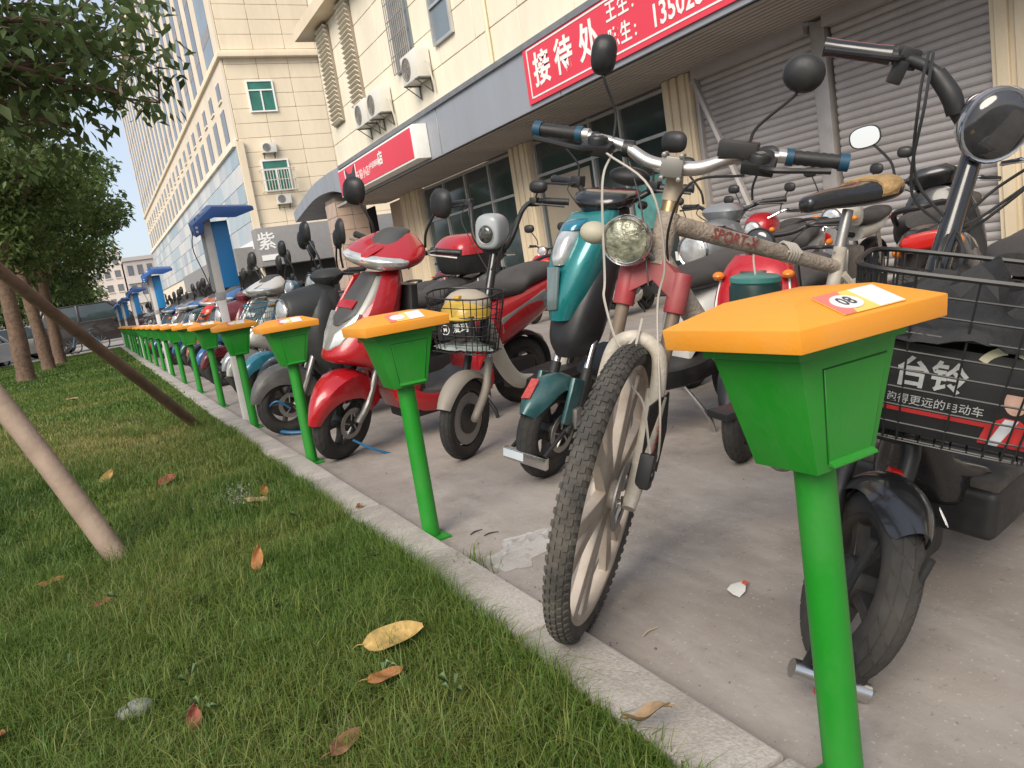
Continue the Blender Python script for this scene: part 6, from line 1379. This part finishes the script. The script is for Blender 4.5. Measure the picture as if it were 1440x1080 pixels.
    loftpart(t, I4, "seat", subdiv_rings(rs, 3), seatm)
    wheel(t, I4, (-1.30, 0, r), r, .09, 5, M_RIMB, td, .09, 0, name="rear_wheel", n=nn, asp=1.1)
    fender(t, I4, (-1.30, 0, r), r + .045, .12, 60, 190, M_BLK, "rear_fender", tip=.7)
    G().box((-1.12, .12, .27), (.36, .06, .12)).obj("swing_arm", M_BLK, t, bevel=.02); G().tube([(-1.15, -.13, .26), (-1.62, -.15, .33)], [.035, .05], 12).obj("exhaust", M_STEEL, t)
    G().loft([sec((-1.72, 0, .745), .10, .045), sec((-1.765, 0, .75), .085, .03)]).obj("tail_light", M_TAIL, t, bevel=.008)
    for s in (-1, 1): G().ell((-1.66, s * .115, .72), (.05, .02, .025), 12, 6).obj("rear_indicator", M_ORA, t)
    G().stube([(-1.42, -.11, .80), (-1.66, -.10, .88), (-1.76, 0, .885), (-1.66, .10, .88), (-1.42, .11, .80)], .012, 8, 4).obj("grab_rail", M_BLK, t)
    tube_part(t, I4, "kickstand", [(-.86, .10, .22), (-.90, .20, .08), (-.905, .215, .0)], .011, M_BLK, 7)
    if plate: G().box((-1.80, 0, .60), (.008, .22, .14), Matrix.Rotation(.25, 3, 'Y')).obj("number_plate", M_PLW, t)
    if screen: G().grid([[(-.26 - .05 * i - .0, math.sin(j * .5) * .17, 1.06 + .09 * i + 0 * j) for j in range(-3, 4)] for i in range(5)], .003).obj("windscreen", mat("windscreen_smoke", (.3, .33, .35), .08, alpha=.35), t, M=S)
    if box:
        bl = [hshell(.90, -1.45, -1.80, .17, 4), hshell(.93, -1.42, -1.83, .20, 4), hshell(1.05, -1.40, -1.86, .215, 4)]; tb = loftpart(t, I4, "top_box", subdiv_rings(bl, 3), M_BLK)
        loftpart(t, I4, "top_box_lid", subdiv_rings([hshell(1.05, -1.395, -1.865, .22, 4), hshell(1.12, -1.41, -1.85, .21, 4), hshell(1.18, -1.47, -1.79, .16, 3.5), hshell(1.195, -1.53, -1.73, .09, 3)], 3), box, parent=tb)
    if basket: wire_basket(t, S @ Matrix.Translation((-.06, 0, .70)), (0, 0, 0), (.125, .17), (.10, .14), .20, (5, 6), rows=4, m=basket if basket is not True else None)
    return t
RED = paint("red", (.40, .010, .016), dust=.05); MBLK = mat("matt_black_paint", (.028, .030, .030), .5, var=.1, dust=.2, dustcol=(.10, .10, .09))
red_sc = scooter((1.06, 4.17, 0), 193, "red motor scooter with wide chevron headlight and black mirrors", RED, mat("silver_grey_insert", (.27, .27, .255), .4, .35, var=.08, dust=.3), lean=-8, st=20, mir=(.07, .075)); red_sc.scale = (1.04, 1.04, 1.04)
blk_sc = scooter((1.03, 5.35, 0), 189, "matt black retro scooter with round chrome-ringed headlight", MBLK, lean=-6, style="round", box=RED, fend=mat("grey_fender_paint", (.10, .10, .10), .35, .2, var=.1, dust=.4), mir=(.06, .085))

LKB = mat("lock_blue", (.010, .11, .24), .4, var=.08)
G().stube([(.0, .10, r_) for r_ in (.12,)] + [(-.08, .16, .06), (-.16, .20, .02)], .007, 8).obj("cable_lock", LKB, red_sc)
G().stube([(.12, -.05, .05), (.06, .07, .035), (-.02, .15, .03)], .013, 8).obj("wheel_lock", LKB, blk_sc)
G().stube([(.12, -.05, .05), (.17, -.02, .16), (.10, .06, .26), (.02, .09, .20)], .007, 7).obj("cable_lock", LKB, blk_sc)
# ================================================================== the rest of the parked row
WHT = paint("cream_white", (.55, .53, .48), .2); MAR = paint("maroon", (.13, .012, .02), .2); BLU = paint("blue", (.02, .10, .26), .2); GRY = paint("silver_grey", (.24, .25, .26), .2, .4); DGR = paint("dark_green", (.02, .07, .055), .2); ORG = paint("orange", (.45, .10, .02), .2); BLK2 = paint("black", (.014, .014, .015), .2); CYN = paint("cyan", (.03, .20, .27), .2)
TEALW = mat("teal_basket_wire", (.02, .22, .30), .4, .1)
protos = []
def proto(**k):
    protos.append(k)
proto(body=WHT, style="wide", colr="cream white", trim=M_DGREY); proto(body=MAR, style="round", colr="maroon"); proto(body=CYN, style="bar", colr="cyan", basket=TEALW); proto(body=GRY, style="wide", colr="silver grey"); proto(body=BLK2, style="bar", colr="black", seatm=M_SEAT); proto(body=BLU, style="wide", colr="blue"); proto(body=DGR, style="round", colr="dark green"); proto(body=RED, style="bar", colr="red", basket=True); proto(body=ORG, style="wide", colr="orange")
built = {}
order = [4, 2, 0, 3, 1, 5, 4, 7, 8, 6, 5, 3, 1, 0, 4, 5, 7, 2, 6, 3, 1, 8, 4, 0, 5, 3, 7, 1]
rr = random.Random(31); seen = {}
yy = 6.15
for i, k in enumerate(order):
    p = protos[k]; x = 1.24 + rr.uniform(-.04, .14); yaw = 200 + rr.uniform(-9, 10); ln = -6 + rr.uniform(-2, 2)
    pi_ = max(1, round((yy - .79) / 1.725)); key = (k, pi_)
    near = ords[min(pi_, 18)]
    lb = "%s scooter%s parked at the %s lock post after 08" % (p["colr"], " with basket" if p.get("basket") else " with round headlight" if p["style"] == "round" else "", near)
    if k in built:
        t = copy_tree(built[k]); t.location = (x, yy, 0); t.rotation_euler = (math.radians(ln), 0, math.radians(yaw)); tag(t, lb, "scooter", "scooters parked along the kerb")
    else:
        q = {a: b for a, b in p.items() if a != "colr"}; built[k] = scooter((x, yy, 0), yaw, lb, lean=ln, detail=False, group="scooters parked along the kerb", mir=(.055, .08), **q)
    yy += 0.74 + rr.uniform(-.03, .25)
    if yy > 33: break
# red helmet and blue cover on far scooters
h = thing("safety_helmet", "round red helmet hung on a far scooter in the kerb row", "helmet", (1.55, 12.2, .86)); G().ell((0, 0, 0), (.14, .125, .13), 20, 12, zmin=-.6).obj("shell", mat("helmet_red", (.50, .02, .015), .25, coat=.4), h); G().ell((-.06, 0, -.01), (.095, .11, .06), 16, 8).obj("visor", M_LENSD, h)
# ------------------------------------------------------------------ second group behind the front row
def tail_out(tail, yaw): a = math.radians(yaw); return (tail[0] + 1.75 * math.cos(a), tail[1] + 1.75 * math.sin(a), 0)
_rb = scooter((2.14, 2.24, 0), 208, "red scooter with orange indicators behind the mountain bicycle's frame", RED, M_DGREY, lean=-5, style="bar", mirrors=False, lampm=M_BLK, fend=M_BLK, lower=M_DGREY); _rb.scale = (.84, .84, .84)
scooter(tail_out((3.0, 1.9), 30), 30, "black scooter with long black seat behind the mountain bicycle", BLK2, lean=-5, style="round")
scooter(tail_out((3.0, 1.05), 25), 25, "cream scooter parked tail-first behind the black electric bicycle", WHT, lean=-5, style="wide", plate=True)
scooter((3.1, 3.6, 0), 195, "dark grey scooter standing behind the teal electric bicycle", GRY, lean=-5, style="round")
# round case hung from the bicycle's top tube
c = thing("round_case", "round dark green case with teal lid hanging below the bicycle's top tube", "case", (1.66, 1.62, .695)); c.rotation_euler = (0.12, 0, .35)
G().lathe([(0, -.075), (.062, -.075), (.070, -.06), (.072, .05), (.066, .062), (0, .062)], 28, axis='Z').obj("case_body", mat("case_dark_green", (.012, .045, .038), .4, var=.1), c)
G().lathe([(0, .060), (.067, .060), (.072, .066), (.070, .078), (.062, .082), (0, .084)], 28, axis='Z').obj("lid", mat("case_teal_lid", (.06, .25, .22), .35, var=.08), c)
G().box((.058, -.045, .0), (.012, .02, .12), Matrix.Rotation(-.65, 3, 'Z')).obj("red_strap", mat("strap_red", (.5, .025, .02), .5), c)
text("Roald", "lettering", M_PLW, c, frame((-.028, -.0685, -.035), (1, -.36, 0), Z3), .034, .001, .0003)
G().tube(spline([(0, 0, .083), (.01, .01, .13), (.0, .0, .19)], 4), .003, 6).obj("hanging_cord", mat("cord_white", (.5, .46, .4)), c)
# ------------------------------------------------------------------ motorcycles by the shutters
def motorcycle(loc, yaw, label, tank, seatm=None, lean=-8):
    t = thing("motorcycle", label, "motorcycle", loc, math.radians(yaw), "motorcycles parked by the shutters", lean=math.radians(lean)); r = .29
    ax = Vector((-.45, 0, .893)); A0 = Vector((-.05, 0, r)); P = lambda s, dx=0, y=0, dz=0: A0 + ax * s + Vector((dx, y, dz))
    wheel(t, I4, (0, 0, r), r, .075, 6, M_RIMB, "plain", .05, 1, n=28); wheel(t, I4, (-1.25, 0, r), r, .09, 6, M_RIMB, "plain", .06, 0, n=28, name="rear_wheel")
    for s in (-1, 1): tube_part(t, I4, "fork_leg", [(0, s * .08, r), P(.3, 0, s * .08), P(.62, 0, s * .08)], [.024, .02, .018], M_CHR, 9, 3)
    fender(t, I4, (0, 0, r), r + .04, .11, 35, 150, tank, tip=.7); fender(t, I4, (-1.25, 0, r), r + .05, .14, 30, 160, M_BLK, "rear_fender", tip=.8)
    loftpart(t, I4, "fuel_tank", subdiv_rings([sec((-.30, 0, .86), .06, .06), sec((-.36, 0, .88), .13, .11), sec((-.52, 0, .90), .16, .13), sec((-.68, 0, .85), .12, .09), sec((-.76, 0, .82), .06, .04)], 3), tank)
    loftpart(t, I4, "seat", subdiv_rings([sec((-.70, 0, .82), .08, .04), sec((-.82, 0, .82), .13, .05), sec((-1.1, 0, .83), .14, .055), sec((-1.38, 0, .87), .12, .05), sec((-1.46, 0, .89), .05, .02)], 3), seatm or M_SEAT)
    loftpart(t, I4, "tail_cover", subdiv_rings([sec((-.75, 0, .70), .10, .07), sec((-1.1, 0, .74), .13, .07), sec((-1.5, 0, .82), .06, .05)], 3), tank)
    G().box((-.58, 0, .45), (.38, .24, .30)).obj("engine", M_STEEL, t, bevel=.05); G().stube([(-.40, -.12, .42), (-.45, -.15, .22), (-.9, -.16, .22), (-1.4, -.18, .34)], [.025, .028, .03, .045], 10).obj("exhaust", M_CHR, t)
    for s in (-1, 1): G().tube([(-.70, s * .08, .40), (-1.25, s * .09, r)], .02, 8).obj("swing_arm", M_BLK, t); G().tube([(-1.25, s * .11, r), (-1.05, s * .11, .72)], .025, 8).obj("shock_absorber", M_CHR, t)
    G().stube([P(.62), (-.48, 0, .75), (-.8, 0, .68), (-1.3, 0, .74)], .025, 8).obj("frame", M_BLK, t)
    HC = P(.76); lamp(t, I4, HC + Vector((.14, 0, -.10)), (1, 0, 0), .085, .12, M_CHR, M_LENS, bezel=M_CHR)
    tube_part(t, I4, "handlebar", [HC + Vector(v) for v in ((-.18, -.36, .06), (-.08, -.24, .08), (0, -.08, .0), (0, .08, 0), (-.08, .24, .08), (-.18, .36, .06))], .012, M_CHR, 8, 4)
    for s in (-1, 1):
        grip(t, I4, HC + Vector((-.09, s * .25, .078)), HC + Vector((-.185, s * .37, .06)), .018, M_BLK, False); lever(t, I4, HC + Vector((-.04, s * .2, .07)), HC + Vector((-.03, s * .26, .06)), HC + Vector((-.12, s * .38, .05)), M_STEEL)
        mirror(t, I4, [HC + Vector((-.06, s * .2, .085)), HC + Vector((-.05, s * .22, .16)), HC + Vector((-.05, s * .27, .26))], HC + Vector((-.05, s * .29, .30)), (-1, s * .12, 0), .06, .045, sr=.006); G().ell(HC + Vector((.06, s * .17, -.10)), (.03, .03, .025), 10, 6).obj("indicator", M_ORA, t)
    G().box((.06, 0, .70), (.008, .20, .10), Matrix.Rotation(.3, 3, 'Y')).obj("number_plate", M_PLW, t)
    G().ell((-1.5, 0, .80), (.03, .07, .04), 12, 6).obj("tail_light", M_TAIL, t); return t
SILM = paint("silver", (.42, .42, .43), .2, .7)
for i, (x, y, yaw, tk, lb) in enumerate([(5.7, 6.6, 205, SILM, "silver-tanked motorcycle parked before the roller shutter's steel prop"), (5.6, 5.7, 200, RED, "red-tanked motorcycle parked next to the silver one by the shutter"), (5.5, 4.7, 196, WHT, "white-tanked motorcycle parked before the shutter guide rail"), (5.6, 3.8, 200, BLK2, "black motorcycle parked before the cream pilaster between two shutters"), (5.6, 2.9, 204, MAR, "maroon motorcycle parked next to the black motorcycle by the shutters")]): motorcycle((x, y, 0), yaw, lb, tk)
scooter((5.4, 8.0, 0), 200, "white scooter parked by the glass shop door", WHT, lean=-5, style="round", detail=False, group="motorcycles parked by the shutters")
scooter((5.5, 9.6, 0), 205, "red scooter parked by the teal window poster", RED, lean=-5, style="bar", detail=False, group="motorcycles parked by the shutters")
scooter((5.5, 11.2, 0), 205, "black scooter parked by the tan notice board", BLK2, lean=-5, style="wide", detail=False, group="motorcycles parked by the shutters")
scooter((5.4, 13.0, 0), 205, "maroon scooter parked by the cream pilaster between the shop windows", MAR, lean=-5, style="bar", detail=False, group="motorcycles parked by the shutters")
